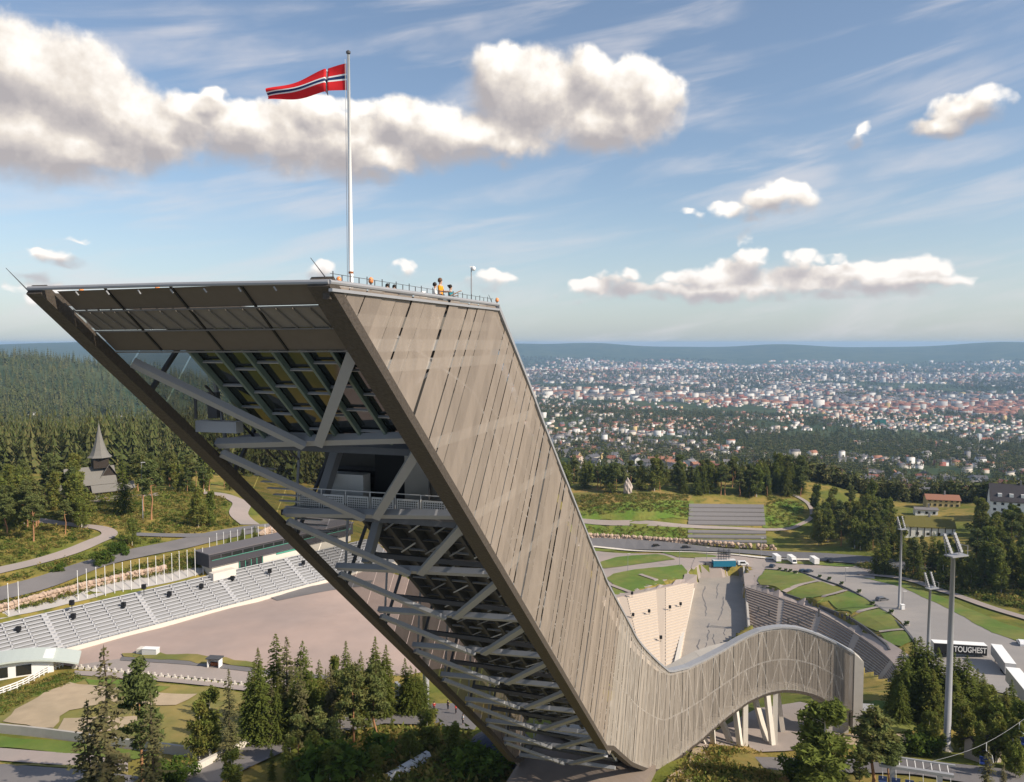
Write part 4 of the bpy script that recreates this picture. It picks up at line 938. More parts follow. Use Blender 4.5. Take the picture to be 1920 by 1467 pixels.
# ---------------------------------------------------------------- signs
sg = empty('sign_slab', G(497, 1388), math.radians(28), label='upright pale slab with blue poster beside the slanting road', cat='sign')
sg.scale = (.68,)*3; MB().box((0,0,3.2),(.9,4.6,6.6)).build('slab', M['concrete_lt'], sg); MB().box((-.47,0,3.3),(.04,4.0,5.4)).build('poster', mat('blue_poster', (.05,.17,.27), .5, var=.3, scale=1.2), sg)
MB().bar((-.5,-1.1,3.6),(-.5,-1.1,5.4),.4,.06).bar((-.5,-1.1,5.3),(-.5,1.0,3.7),.4,.06).bar((-.5,1.0,3.6),(-.5,1.0,5.4),.4,.06).build('lettering', M['black'], sg)
sg = empty('sign_slab', G(748, 1328), math.radians(28), label='tall blue grey slab beside the plaza under the tower', cat='sign')
sg.scale = (.68,)*3; MB().box((0,0,3.0),(.8,4.2,6.4)).build('slab', M['steel'], sg); MB().box((-.42,0,3.2),(.04,3.6,5.2)).build('poster', mat('grey_poster', (.22,.27,.30), .5), sg)
for i, (x, y) in enumerate(((645,1352),(661,1347),(678,1342))):
    r = empty('banner_board', G(x, y), .3, label=('leftmost', 'middle', 'rightmost')[i]+' of the three small white boards on the plaza', cat='board', group='white boards on the plaza'); MB().box((0,0,1.3),(1.4,.12,2.0)).build('panel', M['white'], r); MB().box((0,-.08,1.3),(.8,.03,.5)).build('print', M['navy'], r); MB().bar((0,0,0),(0,0,.4),.2).build('foot', M['steel_dk'], r)
# cylindrical pylon seen under the tower
MB().tube([(0,0,-1),(0,0,16)], .55, 14).build('pylon', M['steel'], loc=G(799, 1322), smooth=True, label='grey round pylon standing under the left edge of the tower', cat='pylon')
tt = empty('round_canopy', G(940, 1424), label='dark blue conical canopy at the foot of the tower', cat='canopy'); MB().lathe([(4.6,2.2),(4.4,2.6),(2.5,3.6),(.2,4.2)], 20).build('roof', mat('navy_canopy', (.015,.02,.045), .6), tt); MB().lathe([(3.6,-.5),(3.6,2.2)], 16).build('wall', M['steel_dk'], tt)
gs = empty('glass_lantern', G(765, 1455), math.radians(-38), label='long narrow glazed skylight on the dark bank below the tower', cat='skylight'); MB().prism([(-.9,-4),(.9,-4),(.9,4),(-.9,4)], 0, 1.1).build('base', M['steel_dk'], gs); MB().hexa([(-.9,-4,1.1),(.9,-4,1.1),(.9,4,1.1),(-.9,4,1.1),(-.35,-4,1.9),(.35,-4,1.9),(.35,4,1.9),(-.35,4,1.9)]).build('glazing', M['steel_lt'], gs)
for i in range(4): MB().box((0,-3.4+i*2.2,1.95),(.9,.1,.1)).build('glazing_bar', M['steel_dk'], gs)
# ---------------------------------------------------------------- trees
def leafmat(name, c1, c2, tr=.22):
    m = bpy.data.materials.new(name); m.use_nodes = True; t = m.node_tree; t.nodes.clear(); bb = NB(t)
    oi = bb.n('ShaderNodeObjectInfo'); pos = bb.n('ShaderNodeNewGeometry').outputs['Position']
    c = bb.mix(oi.outputs['Random'], c1, c2)
    c = bb.mix(bb.mr(bb.noise(pos, .9, 3), .35, .7), c, tuple(q*1.5 for q in c1))
    di = bb.n('ShaderNodeBsdfDiffuse'); bb.put(di.inputs[0], c); tl = bb.n('ShaderNodeBsdfTranslucent'); bb.put(tl.inputs[0], c)
    mx = bb.n('ShaderNodeMixShader'); mx.inputs[0].default_value = tr; t.links.new(di.outputs[0], mx.inputs[1]); t.links.new(tl.outputs[0], mx.inputs[2])
    o = bb.n('ShaderNodeOutputMaterial'); t.links.new(mx.outputs[0], o.inputs[0]); return m
L_SPR = leafmat('spruce_needles', (.078,.098,.022), (.135,.128,.032))
L_SPRY = leafmat('dry_spruce_needles', (.10,.098,.042), (.15,.125,.065))
L_PINE = leafmat('pine_needles', (.092,.114,.038), (.15,.14,.046))
L_BIR = leafmat('birch_leaves', (.112,.138,.032), (.19,.17,.044), .3)
L_BUSH = leafmat('bush_leaves', (.055,.09,.018), (.10,.12,.024), .3)
L_FAR = leafmat('far_needles', (.056,.070,.022), (.145,.122,.052), .1)
B_SPR = mat('spruce_bark', (.10,.075,.055), .95, var=.2, scale=2); B_PINE = mat('pine_bark', (.33,.17,.085), .95, var=.25, scale=1.); B_BIR = mat('birch_bark', (.45,.41,.36), .9, var=.3, scale=2.)
def np_mesh(name, V, F, m):
    me = bpy.data.meshes.new(name); V = np.asarray(V, np.float32).reshape(-1, 3); F = np.asarray(F, np.int32)
    k = F.shape[1]; me.vertices.add(len(V)); me.vertices.foreach_set('co', V.ravel()); me.loops.add(F.size); me.loops.foreach_set('vertex_index', F.ravel())
    me.polygons.add(len(F)); me.polygons.foreach_set('loop_start', np.arange(0, F.size, k, dtype=np.int32)); me.materials.append(m); me.update(calc_edges=True); me.validate(); return me
def tris(cent, size, rng, flat=1.0, droop=None):
    """random small leaf triangles about the given centres"""
    n = len(cent); d = rng.normal(size=(n, 3, 3)); d[:, :, 2] *= flat; d *= (size/np.maximum(np.linalg.norm(d, axis=2), 1e-6).mean(1))[:, None, None] if hasattr(size, '__len__') else size
    return (cent[:, None, :]+d*.62).reshape(-1, 3)
def spruce_mesh(seed, h=20., r=3.4, nw=34, nb=9, m=None, start=.06, thin=0.):
    g = np.random.default_rng(seed); V = []
    for w in range(nw):
        f = w/(nw-1); z0 = h*(start+(1-start)*f**.92); R = r*(1-f)**.78*(1+.18*g.normal())+.12
        if thin and g.random() < thin: R *= .55
        for q in range(max(4, int(nb*(1-.5*f)))):
            a = g.uniform(0, 2*PI); rr_ = R*g.uniform(.65, 1.12); n = max(3, int(rr_*5.5))
            t = np.sort(g.uniform(.1, 1, n)); u = np.array([math.cos(a), math.sin(a)])
            x = u[0]*rr_*t; y = u[1]*rr_*t; z = z0-rr_*(.10*t+.30*t**2)+.12*rr_*np.maximum(0, t-.75)*2+g.normal(size=n)*.06
            wd = .42*(1-.55*t)*min(1., .35+rr_/3)+.10
            sd = g.choice([-1, 1], n); px = x-u[1]*wd*sd+u[0]*.25*wd; py = y+u[0]*wd*sd+u[1]*.25*wd; pz = z-wd*.55*g.uniform(.2, 1.3, n)
            ex = x+u[0]*wd*1.1; ey = y+u[1]*wd*1.1; ez = z-.22*wd*g.uniform(-.6, 1.6, n)
            V.append(np.stack([np.stack([x, y, z+.06], -1), np.stack([px, py, pz], -1), np.stack([ex, ey, ez], -1)], 1).reshape(-1, 3))
    V.append(np.array([[.12, 0, h*.96], [-.12, .05, h*.96], [0, 0, h+.5]])); V = np.concatenate(V)
    return np_mesh('crown', V, np.arange(len(V)).reshape(-1, 3), m or L_SPR)
def clump_mesh(seed, clumps, per, leaf, m, flat=.7):
    g = np.random.default_rng(seed); C_ = []
    for (x, y, z, rx, rz) in clumps:
        d = g.normal(size=(per, 3)); d /= np.linalg.norm(d, axis=1)[:, None]; k = g.uniform(.45, 1.05, per)[:, None]
        C_.append(np.array([x, y, z])+d*k*np.array([rx, rx, rz]))
    C_ = np.concatenate(C_); V = tris(C_, leaf, g, flat); return np_mesh('crown', V, np.arange(len(V)).reshape(-1, 3), m)
def pine_clumps(seed, h, r, lo=.5, n=26):
    g = np.random.default_rng(seed); out = []
    for i in range(n):
        f = g.uniform(0, 1); z = h*(lo+(1-lo)*f); R = r*(1-.62*f**1.5)*(.55+.45*min(1, f*4+.35)); a = g.uniform(0, 6.28); q = R*g.uniform(.25, .95); s = r*g.uniform(.24, .42)
        out.append((q*math.cos(a), q*math.sin(a), z, s, s*.55))
    out.append((0, 0, h*.985, r*.3, r*.3)); return out
def trunk_mesh(h, r0, m, limbs=(), n=7, top=.97, wob=.12, seed=1):
    g = np.random.default_rng(seed); k = 6; mb = MB()
    P = [(g.normal()*wob*(i > 0), g.normal()*wob*(i > 0), -1.0+(h*top+1.0)*i/(k-1)) for i in range(k)]
    mb.tube(P, [r0*(1-.86*i/(k-1)) for i in range(k)], n)
    for (x, y, z, *_) in limbs: mb.tube([(0, 0, z-.16*math.hypot(x, y)-.3), (x*.5, y*.5, z-.1*math.hypot(x, y)), (x, y, z)], [r0*.28, r0*.2, r0*.08], 4)
    return mb.mesh('trunk', m, True)
PROT = {}
def proto(k, crown, trunk, H): PROT.setdefault(k, []).append((crown, trunk, H))
for s in range(3): proto('spruce', spruce_mesh(10+s, 20, 4.0+.4*s, 44, 14), trunk_mesh(20, .28, B_SPR, seed=s), 20)
for s in range(2): proto('old_spruce', spruce_mesh(30+s, 20, 3.3, 42, 11, L_SPRY, .05, .2), trunk_mesh(20, .30, B_SPR, seed=s+5), 20)
for s in range(4):
    c_ = pine_clumps(40+s, 16, 3.2, (.42, .5, .36, .46)[s], 26); proto('pine', clump_mesh(50+s, c_, 210, .42, L_PINE, .75), trunk_mesh(16, .26, B_PINE, c_[:16], seed=s+9, wob=.2), 16)
for s in range(3):
    g_ = np.random.default_rng(60+s); c_ = [(g_.normal()*1.5*(1-.55*f), g_.normal()*1.5*(1-.55*f), 14*(.16+.82*f), 1.35*(1-.5*f), 1.3) for f in g_.uniform(0, 1, 34)]+[(0, 0, 13.6, .8, 1.1)]
    proto('birch', clump_mesh(70+s, c_, 150, .40, L_BIR, 1.), trunk_mesh(14, .2, B_BIR, c_[:10], seed=s+20), 14)
for s in range(2):
    g_ = np.random.default_rng(80+s); c_ = [(g_.normal()*1.2, g_.normal()*1.2, g_.uniform(.5, 2.6), .9, .8) for _ in range(16)]
    proto('bush', clump_mesh(90+s, c_, 130, .30, L_BUSH, 1.), trunk_mesh(2.2, .12, B_SPR, c_[:6], seed=s), 3.2)
KIND = {'spruce': 'spruce_tree', 'old_spruce': 'spruce_tree', 'pine': 'pine_tree', 'birch': 'birch_tree', 'bush': 'bush'}
NT = [0]
def tree(kind, p, h, label, group=None, wide=1.0):
    cr, tr, H = random.choice(PROT[kind]); r = empty(KIND[kind], p, random.uniform(0, 6.28), label=label, cat='bush' if kind == 'bush' else 'tree', group=group)
    if '{k}' in label:
        big = 'tall' if h > (14 if kind != 'birch' else 12.5) else 'lower'; label = label.format(k=big+' '+KIND[kind].split('_')[0]); r['label'] = label; r['group'] = group+': '+big+' '+KIND[kind].split('_')[0]
    s = h/H; r.scale = (s*wide, s*wide, s); link('trunk', tr, r); link('crown', cr, r); NT[0] += 1; return r
def px_tree(kind, x, ytop, p, label, group=None, wide=1.0):    # height from the pixel of its top
    d = ray(x, ytop); h = CAMZ+d[2]/d[1]*p.y-p.z; return tree(kind, p, max(h, 2), label, group, wide)
# foreground, lower left
px_tree('old_spruce', 215, 1216, at(205, 1560, -61), 'tall thin half bare spruce with dark tuft on top at lower left', wide=1.25)
px_tree('pine', 268, 1243, at(268, 1500, -61), 'dense tall pine next to the half bare spruce at lower left', wide=.85)
px_tree('old_spruce', 292, 1300, at(288, 1540, -61), 'brownish spruce crown just right of the dense tall pine', wide=1.2)
px_tree('old_spruce', 185, 1315, at(170, 1550, -61), 'grey brown spruce at the far lower left below the dry lawn', wide=1.3)
px_tree('birch', 398, 1300, G(395, 1418), 'round leafy birch at the right end of the dry lawn', wide=1.1)
px_tree('old_spruce', 428, 1256, G(432, 1425), 'thin pale spruce behind the leafy birch', wide=1.0)
px_tree('birch', 372, 1318, G(375, 1425), 'smaller leafy birch at the left of the clump by the garden wall')
for x, yt, yb, kind, w, lab in ((486,1216,1330,'spruce',1.1,'leftmost dark spruce of the clump below the arena'),(520,1190,1345,'spruce',1.1,'tallest spruce in the clump below the arena'),(540,1196,1352,'old_spruce',1.35,'olive shaggy spruce in the middle of the clump below the arena'),(570,1203,1340,'spruce',1.1,'pointed spruce at the right of the clump below the arena'),(600,1238,1335,'spruce',1.0,'lower spruce at the right flank of the clump'),(612,1255,1332,'spruce',.8,'very dark slim spruce right of the clump'),(627,1238,1330,'birch',.7,'slim light green tree between the clump and the lone spruce'),(650,1203,1325,'spruce',.95,'lone pointed spruce standing against the gravel'),(678,1222,1325,'spruce',.8,'slim spruce right of the lone pointed spruce'),(705,1195,1322,'spruce',1.1,'big dark spruce before the tower edge'),(725,1210,1318,'spruce',1.2,'dark spruce touching the tower edge on its left'),(760,1235,1315,'spruce',1.1,'dark spruce right behind the tower edge'),(780,1255,1318,'spruce',1.1,'low dark spruce under the tower edge')):
    px_tree(kind, x, yt, G(x, yb+22), lab, 'trees below the arena gravel', w)
random.seed(33)
for i in range(14):
    x = random.uniform(468, 640); px_tree(random.choice(['spruce', 'spruce', 'old_spruce']), x, random.uniform(1235, 1300), G(x, random.uniform(1365, 1405)), 'lower spruce packed into the clump below the arena gravel', 'lower spruces of the clump', 1.15)
for i in range(8):
    x = random.uniform(690, 800); px_tree('spruce', x, random.uniform(1225, 1275), G(x, random.uniform(1330, 1345)), 'dark spruce packed before the tower edge', 'dark spruces before the tower edge', 1.2)
for x, yt, yb, w, lab in ((664,1252,1410,1.0,'pine with a bare orange trunk and round head on the slope'),(702,1246,1395,1.15,'spreading pine with forked bare limbs near the plaza'),(638,1262,1385,.9,'slender pine left of the bare trunked pine'),(560,1345,1440,1.1,'pine above the slanting road'),(598,1330,1440,1.1,'pine in the middle of the lower clump'),(625,1350,1450,1.1,'low pine at the right of the lower clump')):
    px_tree('pine', x, yt, G(x, yb), lab, 'pines on the slope', w)
for x, yt, yb, kind, w, lab in ((590,1375,1462,'birch',1.2,'leafy green tree low in the clump above the frame edge'),(545,1390,1470,'birch',1.1,'olive birch at the bottom edge beside the road'),(510,1400,1462,'spruce',.9,'small dark spruce at the edge of the slanting road'),(435,1412,1490,'birch',1.3,'leafy tree at the bottom edge before the slanting road'),(690,1338,1380,'birch',.8,'bright green narrow tree on the plaza'),(735,1340,1380,'spruce',.8,'small dark spruce on the plaza'),(640,1385,1470,'bush',1.3,'broad bush on the dark bank'),(800,1335,1420,'birch',1.5,'leafy tree in the tower shade left of the skylight'),(850,1365,1440,'birch',1.6,'dark leafy tree in the tower shade'),(770,1372,1440,'birch',1.4,'low leafy tree in the shade below the plaza'),(700,1405,1480,'birch',1.5,'dark leafy mass at the bottom edge'),(905,1395,1455,'bush',1.6,'dark bush beside the blue canopy'),(620,1405,1490,'birch',1.5,'leafy tree at the very bottom of the lower clump'),(320,1428,1470,'bush',1.4,'bush before the garden wall end')):
    px_tree(kind, x, yt, G(x, min(yb, 1495)), lab, 'leafy trees below the plaza', w)
# foreground right
for x, yt, yb, kind, w, lab in ((1542,1328,1490,'birch',1.7,'full green poplar in front of the arched arm'),(1635,1332,1478,'pine',1.6,'dark layered pine right of the poplar'),(1665,1385,1478,'pine',1.5,'smaller pine touching the layered pine'),(1610,1400,1490,'pine',1.0,'pine low between poplar and layered pine'),(1850,1400,1500,'old_spruce',1.3,'ragged conifer with orange tip at lower right'),(1880,1430,1500,'old_spruce',1.2,'ragged conifer low in the right corner'),(1505,1425,1470,'bush',1.3,'bush left of the poplar')):
    px_tree(kind, x, yt, G(x, min(yb, 1495)), lab, 'trees in the right foreground', w)
for i, (x, yt, yb, kind, w) in enumerate(((1690,1215,1330,'spruce',1.1),(1712,1197,1325,'spruce',1.1),(1722,1195,1322,'spruce',1.2),(1738,1205,1330,'spruce',1.1),(1756,1215,1335,'spruce',1.1),(1700,1240,1345,'spruce',1.2),(1680,1250,1338,'spruce',1.1),(1730,1245,1350,'spruce',1.2),(1795,1235,1345,'spruce',1.2),(1810,1230,1348,'spruce',1.1),(1830,1255,1345,'spruce',1.1),(1786,1260,1360,'spruce',1.2),(1895,1275,1350,'spruce',1.0),(1885,1290,1360,'spruce',1.0))):
    px_tree(kind, x, yt, G(x, yb), 'dark dense spruce in the thick grove before the car park', 'spruce grove before the car park', w*1.3)
random.seed(44)
for i in range(14):
    x = random.uniform(1682, 1850); px_tree('spruce', x, random.uniform(1215, 1300), G(x, random.uniform(1335, 1362)), 'dark dense spruce in the thick grove before the car park', 'spruce grove before the car park', 1.4)
for i, (x, yt, yb, kind, w) in enumerate(((1740,1338,1410,'birch',1.2),(1755,1350,1415,'birch',1.0),(1800,1325,1405,'birch',1.2),(1815,1345,1412,'birch',1.1),(1850,1295,1400,'birch',1.2),(1865,1310,1410,'birch',1.2),(1870,1340,1430,'birch',1.2),(1900,1350,1440,'birch',1.2),(1838,1360,1430,'birch',1.1),(1915,1320,1420,'birch',1.1),(1905,1390,1460,'birch',1.2),(1725,1370,1412,'bush',1.3))):
    px_tree(kind, x, yt, G(x, yb), 'leafy green tree at the near edge of the grove by the tall mast', 'leafy trees by the tall mast', w)
# left hillside around the church
random.seed(21)
for i in range(48):
    x = random.uniform(-20, 155); y = random.uniform(905, 1010)-max(0, x-60)*.25; p = G(x, y+10)
    tree(random.choice(['pine', 'pine', 'pine', 'spruce', 'birch']), p, random.uniform(9, 15), '{k} in the open wood left of the church', 'open wood left of the church', 1.15)
for x, yt, yb, kind, lab in ((232,862,965,'spruce','narrow spruce right of the church'),(284,868,975,'pine','tall bare stemmed pine right of the church'),(270,855,960,'pine','pine behind the thin lamp post right of the church'),(248,975,1024,'birch','round birch at the path junction'),(352,880,925,'pine','lone dark pine in the clearing'),(372,915,990,'birch','leafy tree at the right of the clearing'),(395,925,985,'birch','birch near the tower edge in the clearing'),(112,1060,1072,'bush','round dark bush between the road and the path'),(190,1034,1060,'bush','green bush beside the boulder outcrop'),(222,1018,1040,'bush','bush just under the path junction')):
    px_tree(kind, x, yt, G(x, yb), lab)
for i in range(26):
    x = random.uniform(225, 440); p = G(x, random.uniform(905, 925)); tree(random.choice(['pine', 'spruce', 'birch', 'pine']), p, random.uniform(9, 14), '{k} in the tree belt behind the church clearing', 'tree belt behind the church clearing', 1.1)
for x, y in ((455,1025),(478,1022),(430,1040)): tree('spruce', G(x, y), 5.5, 'small spruce on the dry bank above the arena building', 'small spruces above the arena building', 1.2)
# ridge beyond the terraces, right woods
for i in range(96):
    x = random.uniform(1040, 1520); y = 926-random.random()**1.3*24+(6 if x > 1290 else 0); p = G(x, y)
    if abs(x-1178) < 22 and y > 912: continue
    tree(random.choice(['spruce', 'pine', 'pine', 'birch', 'spruce']), p, random.uniform(12, 19), '{k} in the dark row on the ridge behind the standing stone', 'ridge trees behind the standing stone', 1.15)
for i in range(190):
    x = random.uniform(1515, 1960); y = random.uniform(955, 1062) if x < 1640 else random.uniform(985, 1120)
    if 1690 < x < 1830 and y < 1028: continue
    if x > 1850 and y < 1005: continue
    if x > 1640 and y > 1075+(x-1640)*.20: continue
    if x < 1640 and y > 1035: continue
    p = G(x, y); tree(random.choice(['spruce', 'birch', 'birch', 'pine', 'birch']), p, random.uniform(10, 17) if not (1690 < x < 1830 and y < 1062) else random.uniform(5, 8), '{k} in the mixed wood between the car park and the timbered house', 'mixed wood beyond the car park', 1.15)
# ---------------------------------------------------------------- far forest (one mass)
def lod_spruce(seed):
    g = np.random.default_rng(seed); V = []
    for w in range(7):
        f = w/6; z = 1.5+15*f; R = 2.9*(1-f)**.8+.35
        for q in range(7):
            a = g.uniform(0, 6.28); d = .55; V += [(0, 0, z+1.6), (R*math.cos(a), R*math.sin(a), z-R*.45), (R*math.cos(a+d), R*math.sin(a+d), z-R*.35)]
    return np_mesh('far_crown', np.array(V), np.arange(len(V)).reshape(-1, 3), L_FAR)
def lod_round(seed):
    g = np.random.default_rng(seed); C_ = g.normal(size=(55, 3)); C_ /= np.linalg.norm(C_, axis=1)[:, None]; C_ = C_*g.uniform(.6, 1., (55, 1))*np.array([3.2, 3.2, 4.6])+np.array([0, 0, 7.5])
    V = tris(C_, 1.9, g, .9); return np_mesh('far_crown', V, np.arange(len(V)).reshape(-1, 3), L_FAR)
def scatter(name, label, pts, sc, meshes):
    """tree crowns instanced on points"""
    for k, me in enumerate(meshes):
        sel = np.arange(k, len(pts), len(meshes)); P = pts[sel]; S = sc[sel]
        pm = bpy.data.meshes.new(name); pm.vertices.add(len(P)); pm.vertices.foreach_set('co', P.astype(np.float32).ravel())
        at_ = pm.attributes.new('tsize', 'FLOAT', 'POINT'); at_.data.foreach_set('value', S.astype(np.float32))
        o = link(name, pm, label=label, cat='forest' if name != 'undergrowth' else 'undergrowth', kind='stuff')
        src = bpy.data.objects.new('far_crown_source', me)
        ng = bpy.data.node_groups.new('scatter', 'GeometryNodeTree'); ng.interface.new_socket('Geometry', in_out='INPUT', socket_type='NodeSocketGeometry'); ng.interface.new_socket('Geometry', in_out='OUTPUT', socket_type='NodeSocketGeometry')
        gi = ng.nodes.new('NodeGroupInput'); go = ng.nodes.new('NodeGroupOutput'); ip = ng.nodes.new('GeometryNodeInstanceOnPoints'); ob_ = ng.nodes.new('GeometryNodeObjectInfo'); ob_.inputs['Object'].default_value = src
        na = ng.nodes.new('GeometryNodeInputNamedAttribute'); na.data_type = 'FLOAT'; na.inputs[0].default_value = 'tsize'
        rv = ng.nodes.new('FunctionNodeRandomValue'); rv.data_type = 'FLOAT_VECTOR'; rv.inputs[0].default_value = (0, 0, 0); rv.inputs[1].default_value = (.08, .08, 6.28)
        m2p = ng.nodes.new('GeometryNodeMeshToPoints')
        ng.links.new(gi.outputs[0], m2p.inputs[0]); ng.links.new(m2p.outputs[0], ip.inputs['Points']); ng.links.new(ob_.outputs['Geometry'], ip.inputs['Instance']); ng.links.new(na.outputs[0], ip.inputs['Scale']); ng.links.new(rv.outputs[0], ip.inputs['Rotation']); ng.links.new(ip.outputs[0], go.inputs[0])
        md = o.modifiers.new('scatter', 'NODES'); md.node_group = ng
def lognoise(x, y, sc, seed):
    g = np.random.default_rng(seed); n = 0
    for k in range(6):
        a = g.uniform(0, 6.28); w = (1.7**k)/sc; n = n+np.sin((x*math.cos(a)+y*math.sin(a))*w+g.uniform(0, 6.28))/(1.25**k)
    return n/3
LODS = [lod_spruce(1), lod_spruce(2), lod_round(3)]
g = np.random.default_rng(5)
# undergrowth on banks and hillsides
def inpoly(poly, n, rng):
    P_ = np.array([tuple(G(*q))[:2] for q in poly]); lo, hi = P_.min(0), P_.max(0); out = []
    while len(out) < n:
        q = rng.uniform(lo, hi, (n*2, 2)); ins = np.zeros(len(q), bool)
        for i in range(len(P_)):
            a_, c_ = P_[i-1], P_[i]; cr_ = ((a_[1] > q[:, 1]) != (c_[1] > q[:, 1])) & (q[:, 0] < (c_[0]-a_[0])*(q[:, 1]-a_[1])/(c_[1]-a_[1]+1e-9)+a_[0]); ins ^= cr_
        out += q[ins].tolist()
    return np.array(out[:n])
def tuft(seed, m):
    g = np.random.default_rng(seed); C_ = g.normal(size=(46, 3))*np.array([.55, .55, .28])+np.array([0, 0, .3]); V = tris(C_, .34, g, 1.); return np_mesh('tuft', V, np.arange(len(V)).reshape(-1, 3), m)
L_DRY = leafmat('dry_herbs', (.17,.15,.045), (.27,.19,.06), .3)
TU = [tuft(1, L_BUSH), tuft(2, L_DRY), tuft(3, L_BIR)]
for poly, n, lo_, hi_, lab in (([(0,905),(420,935),(470,985),(250,1040),(100,1085),(0,1100)], 3600, .35, 1.1, 'low heath and herbs on the hillside below the church'), ([(0,1130),(200,1080),(380,1035),(390,1060),(200,1095),(0,1150)], 900, .4, 1.0, 'dry herbs on the bank behind the flagpoles'), ([(660,1385),(800,1372),(950,1420),(960,1490),(640,1490)], 1500, .6, 1.8, 'dark shrubs on the shaded bank below the plaza'), ([(1260,1480),(1300,1425),(1350,1402),(1430,1418),(1470,1490)], 500, .35, 1.1, 'shrubs on the grassy bank right of the tower foot'), ([(1060,930),(1290,930),(1295,972),(1070,968)], 1300, .4, 1.1, 'lush weeds on the green slope left of the grey seating'), ([(1440,930),(1505,945),(1510,985),(1435,988)], 350, .4, 1.1, 'lush weeds on the green slope right of the grey seating'), ([(1080,985),(1290,992),(1290,1012),(1090,1004)], 500, .35, .9, 'lush weeds on the lower green slope'), ([(1560,1040),(1700,1050),(1940,1100),(1940,1150),(1700,1085),(1600,1060)], 900, .8, 2.2, 'undergrowth at the foot of the mixed wood'), ([(0,1300),(130,1262),(160,1275),(60,1310),(0,1345)], 300, .3, .7, 'grass tufts beside the white fence')):
    q = inpoly(poly, n, g); q = q[[all((a_-x_)**2+(c_-y_)**2 > (w_+1.2)**2 for x_, y_, w_ in ROADS) for a_, c_ in q]]; n = len(q); scatter('undergrowth', lab, np.stack([q[:, 0], q[:, 1], ground_at(q[:, 0], q[:, 1])+.1], -1), g.uniform(lo_, hi_, n), TU)
# left hill
n = 15000; az = np.radians(g.uniform(-37, -8, n)); r_ = np.exp(g.uniform(math.log(420), math.log(2900), n)); x = r_*np.sin(az); y = r_*np.cos(az)
clear = (np.abs(y-1260-.25*(x+700)) < 16) | (lognoise(x, y, 90., 31) > .62)
for q_ in (G(55, 779), G(222, 786)): clear |= (np.abs(x/y-q_.x/q_.y) < .022) & (y > q_.y-75) & (y < q_.y+14)
keep = ~clear; x, y = x[keep], y[keep]; r_ = r_[keep]
scatter('hill_forest', 'dense conifer forest covering the hillside behind the church', np.stack([x, y, ground_at(x, y)-.5], -1), (.55+1.15*g.random(len(x))**1.5)*np.where(r_ > 900, 1.25, .95)*(1+.25*lognoise(x, y, 60., 12)), LODS[:2]+[LODS[0]])
# suburb woods
n = 46000; az = np.radians(g.uniform(-2, 37, n)); r_ = np.exp(g.uniform(math.log(520), math.log(5200), n)); x = r_*np.sin(az); y = r_*np.cos(az)
dn = lognoise(x, y, 260., 3); keep = dn+g.uniform(-.5, .5, n) > np.clip((r_-1500)/5000, -.35, .35); x, y, r_ = x[keep], y[keep], r_[keep]
scatter('suburb_trees', 'dark tree canopy spread between the houses of the suburb', np.stack([x, y, ground_at(x, y)-.5], -1), g.uniform(.55, .95, len(x))*(1+r_/6000), [LODS[2], LODS[0], LODS[2]])
# farther tree belts in the city
n = 14000; az = np.radians(g.uniform(-4, 37, n)); r_ = np.exp(g.uniform(math.log(4800), math.log(11500), n)); x = r_*np.sin(az); y = r_*np.cos(az)
keep = lognoise(x, y, 700., 8) > -.05; x, y, r_ = x[keep], y[keep], r_[keep]
scatter('city_trees', 'hazy belts of trees running through the distant city', np.stack([x, y, ground_at(x, y)-.5], -1), g.uniform(.8, 1.5, len(x))*(1+r_/9000)*np.array(1.), [LODS[2], LODS[2]])
# ---------------------------------------------------------------- houses
WALLS = [mat('house_wall_%d' % i, c, .8, rnd=.1) for i, c in enumerate(((.62,.60,.57),(.52,.47,.40),(.50,.38,.18),(.26,.09,.07),(.22,.21,.21),(.46,.38,.32)))]
ROOFS = [mat('house_roof_%d' % i, c, .85, rnd=.15) for i, c in enumerate(((.09,.09,.10),(.25,.10,.07),(.18,.165,.165),(.30,.14,.09)))]
def gable_meshes(L, W_, H, RH, ov=.5):
    w = MB().prism([(-L/2,-W_/2),(L/2,-W_/2),(L/2,W_/2),(-L/2,W_/2)], -3, H)
    for sx in (-1, 1): w.poly([(sx*L/2,-W_/2,H),(sx*L/2,W_/2,H),(sx*L/2,0,H+RH)][::sx])
    r = MB(); t = .25; k = RH/(W_/2)
    for sy in (-1, 1):
        y0 = sy*(W_/2+ov); z0 = H-ov*k
        r.hexa([(-L/2-ov,y0,z0),(L/2+ov,y0,z0),(L/2+ov,0,H+RH),(-L/2-ov,0,H+RH),(-L/2-ov,y0,z0+t),(L/2+ov,y0,z0+t),(L/2+ov,0,H+RH+t),(-L/2-ov,0,H+RH+t)])
    return w, r
HP = []
for i, (L, W_, H, RH) in enumerate(((11,8,5.5,3.2),(14,9,6,3),(9,8,5,3.8),(18,9,7,2.5),(12,12,6.5,2.0))):
    w, r = gable_meshes(L, W_, H, RH); HP.append((w.mesh('wall', WALLS[0]), r.mesh('roof', ROOFS[0]), L))
CH = MB().box((1.5,0,9.6),(.8,.8,2.4)).mesh('chimney', WALLS[4]); WIN = MB().box((0,0,0),(1.3,.1,1.3)).mesh('window', M['glass'])
MESHV = {}
def variant(k, wi, ri):
    if (k, wi, ri) not in MESHV:
        w, r, L = HP[k]; w2, r2 = w.copy(), r.copy(); w2.materials[0] = WALLS[wi]; r2.materials[0] = ROOFS[ri]; MESHV[(k, wi, ri)] = (w2, r2)
    return MESHV[(k, wi, ri)]
WN = ('white', 'cream', 'ochre', 'dark red', 'grey', 'beige'); RN = ('dark', 'red', 'grey', 'orange')
cand = []
g = np.random.default_rng(11)
for _ in range(2600):
    az = math.radians(g.uniform(1.5, 35)); r1 = math.exp(g.uniform(math.log(640), math.log(2600))); cand.append((r1, r1*math.sin(az), r1*math.cos(az)))
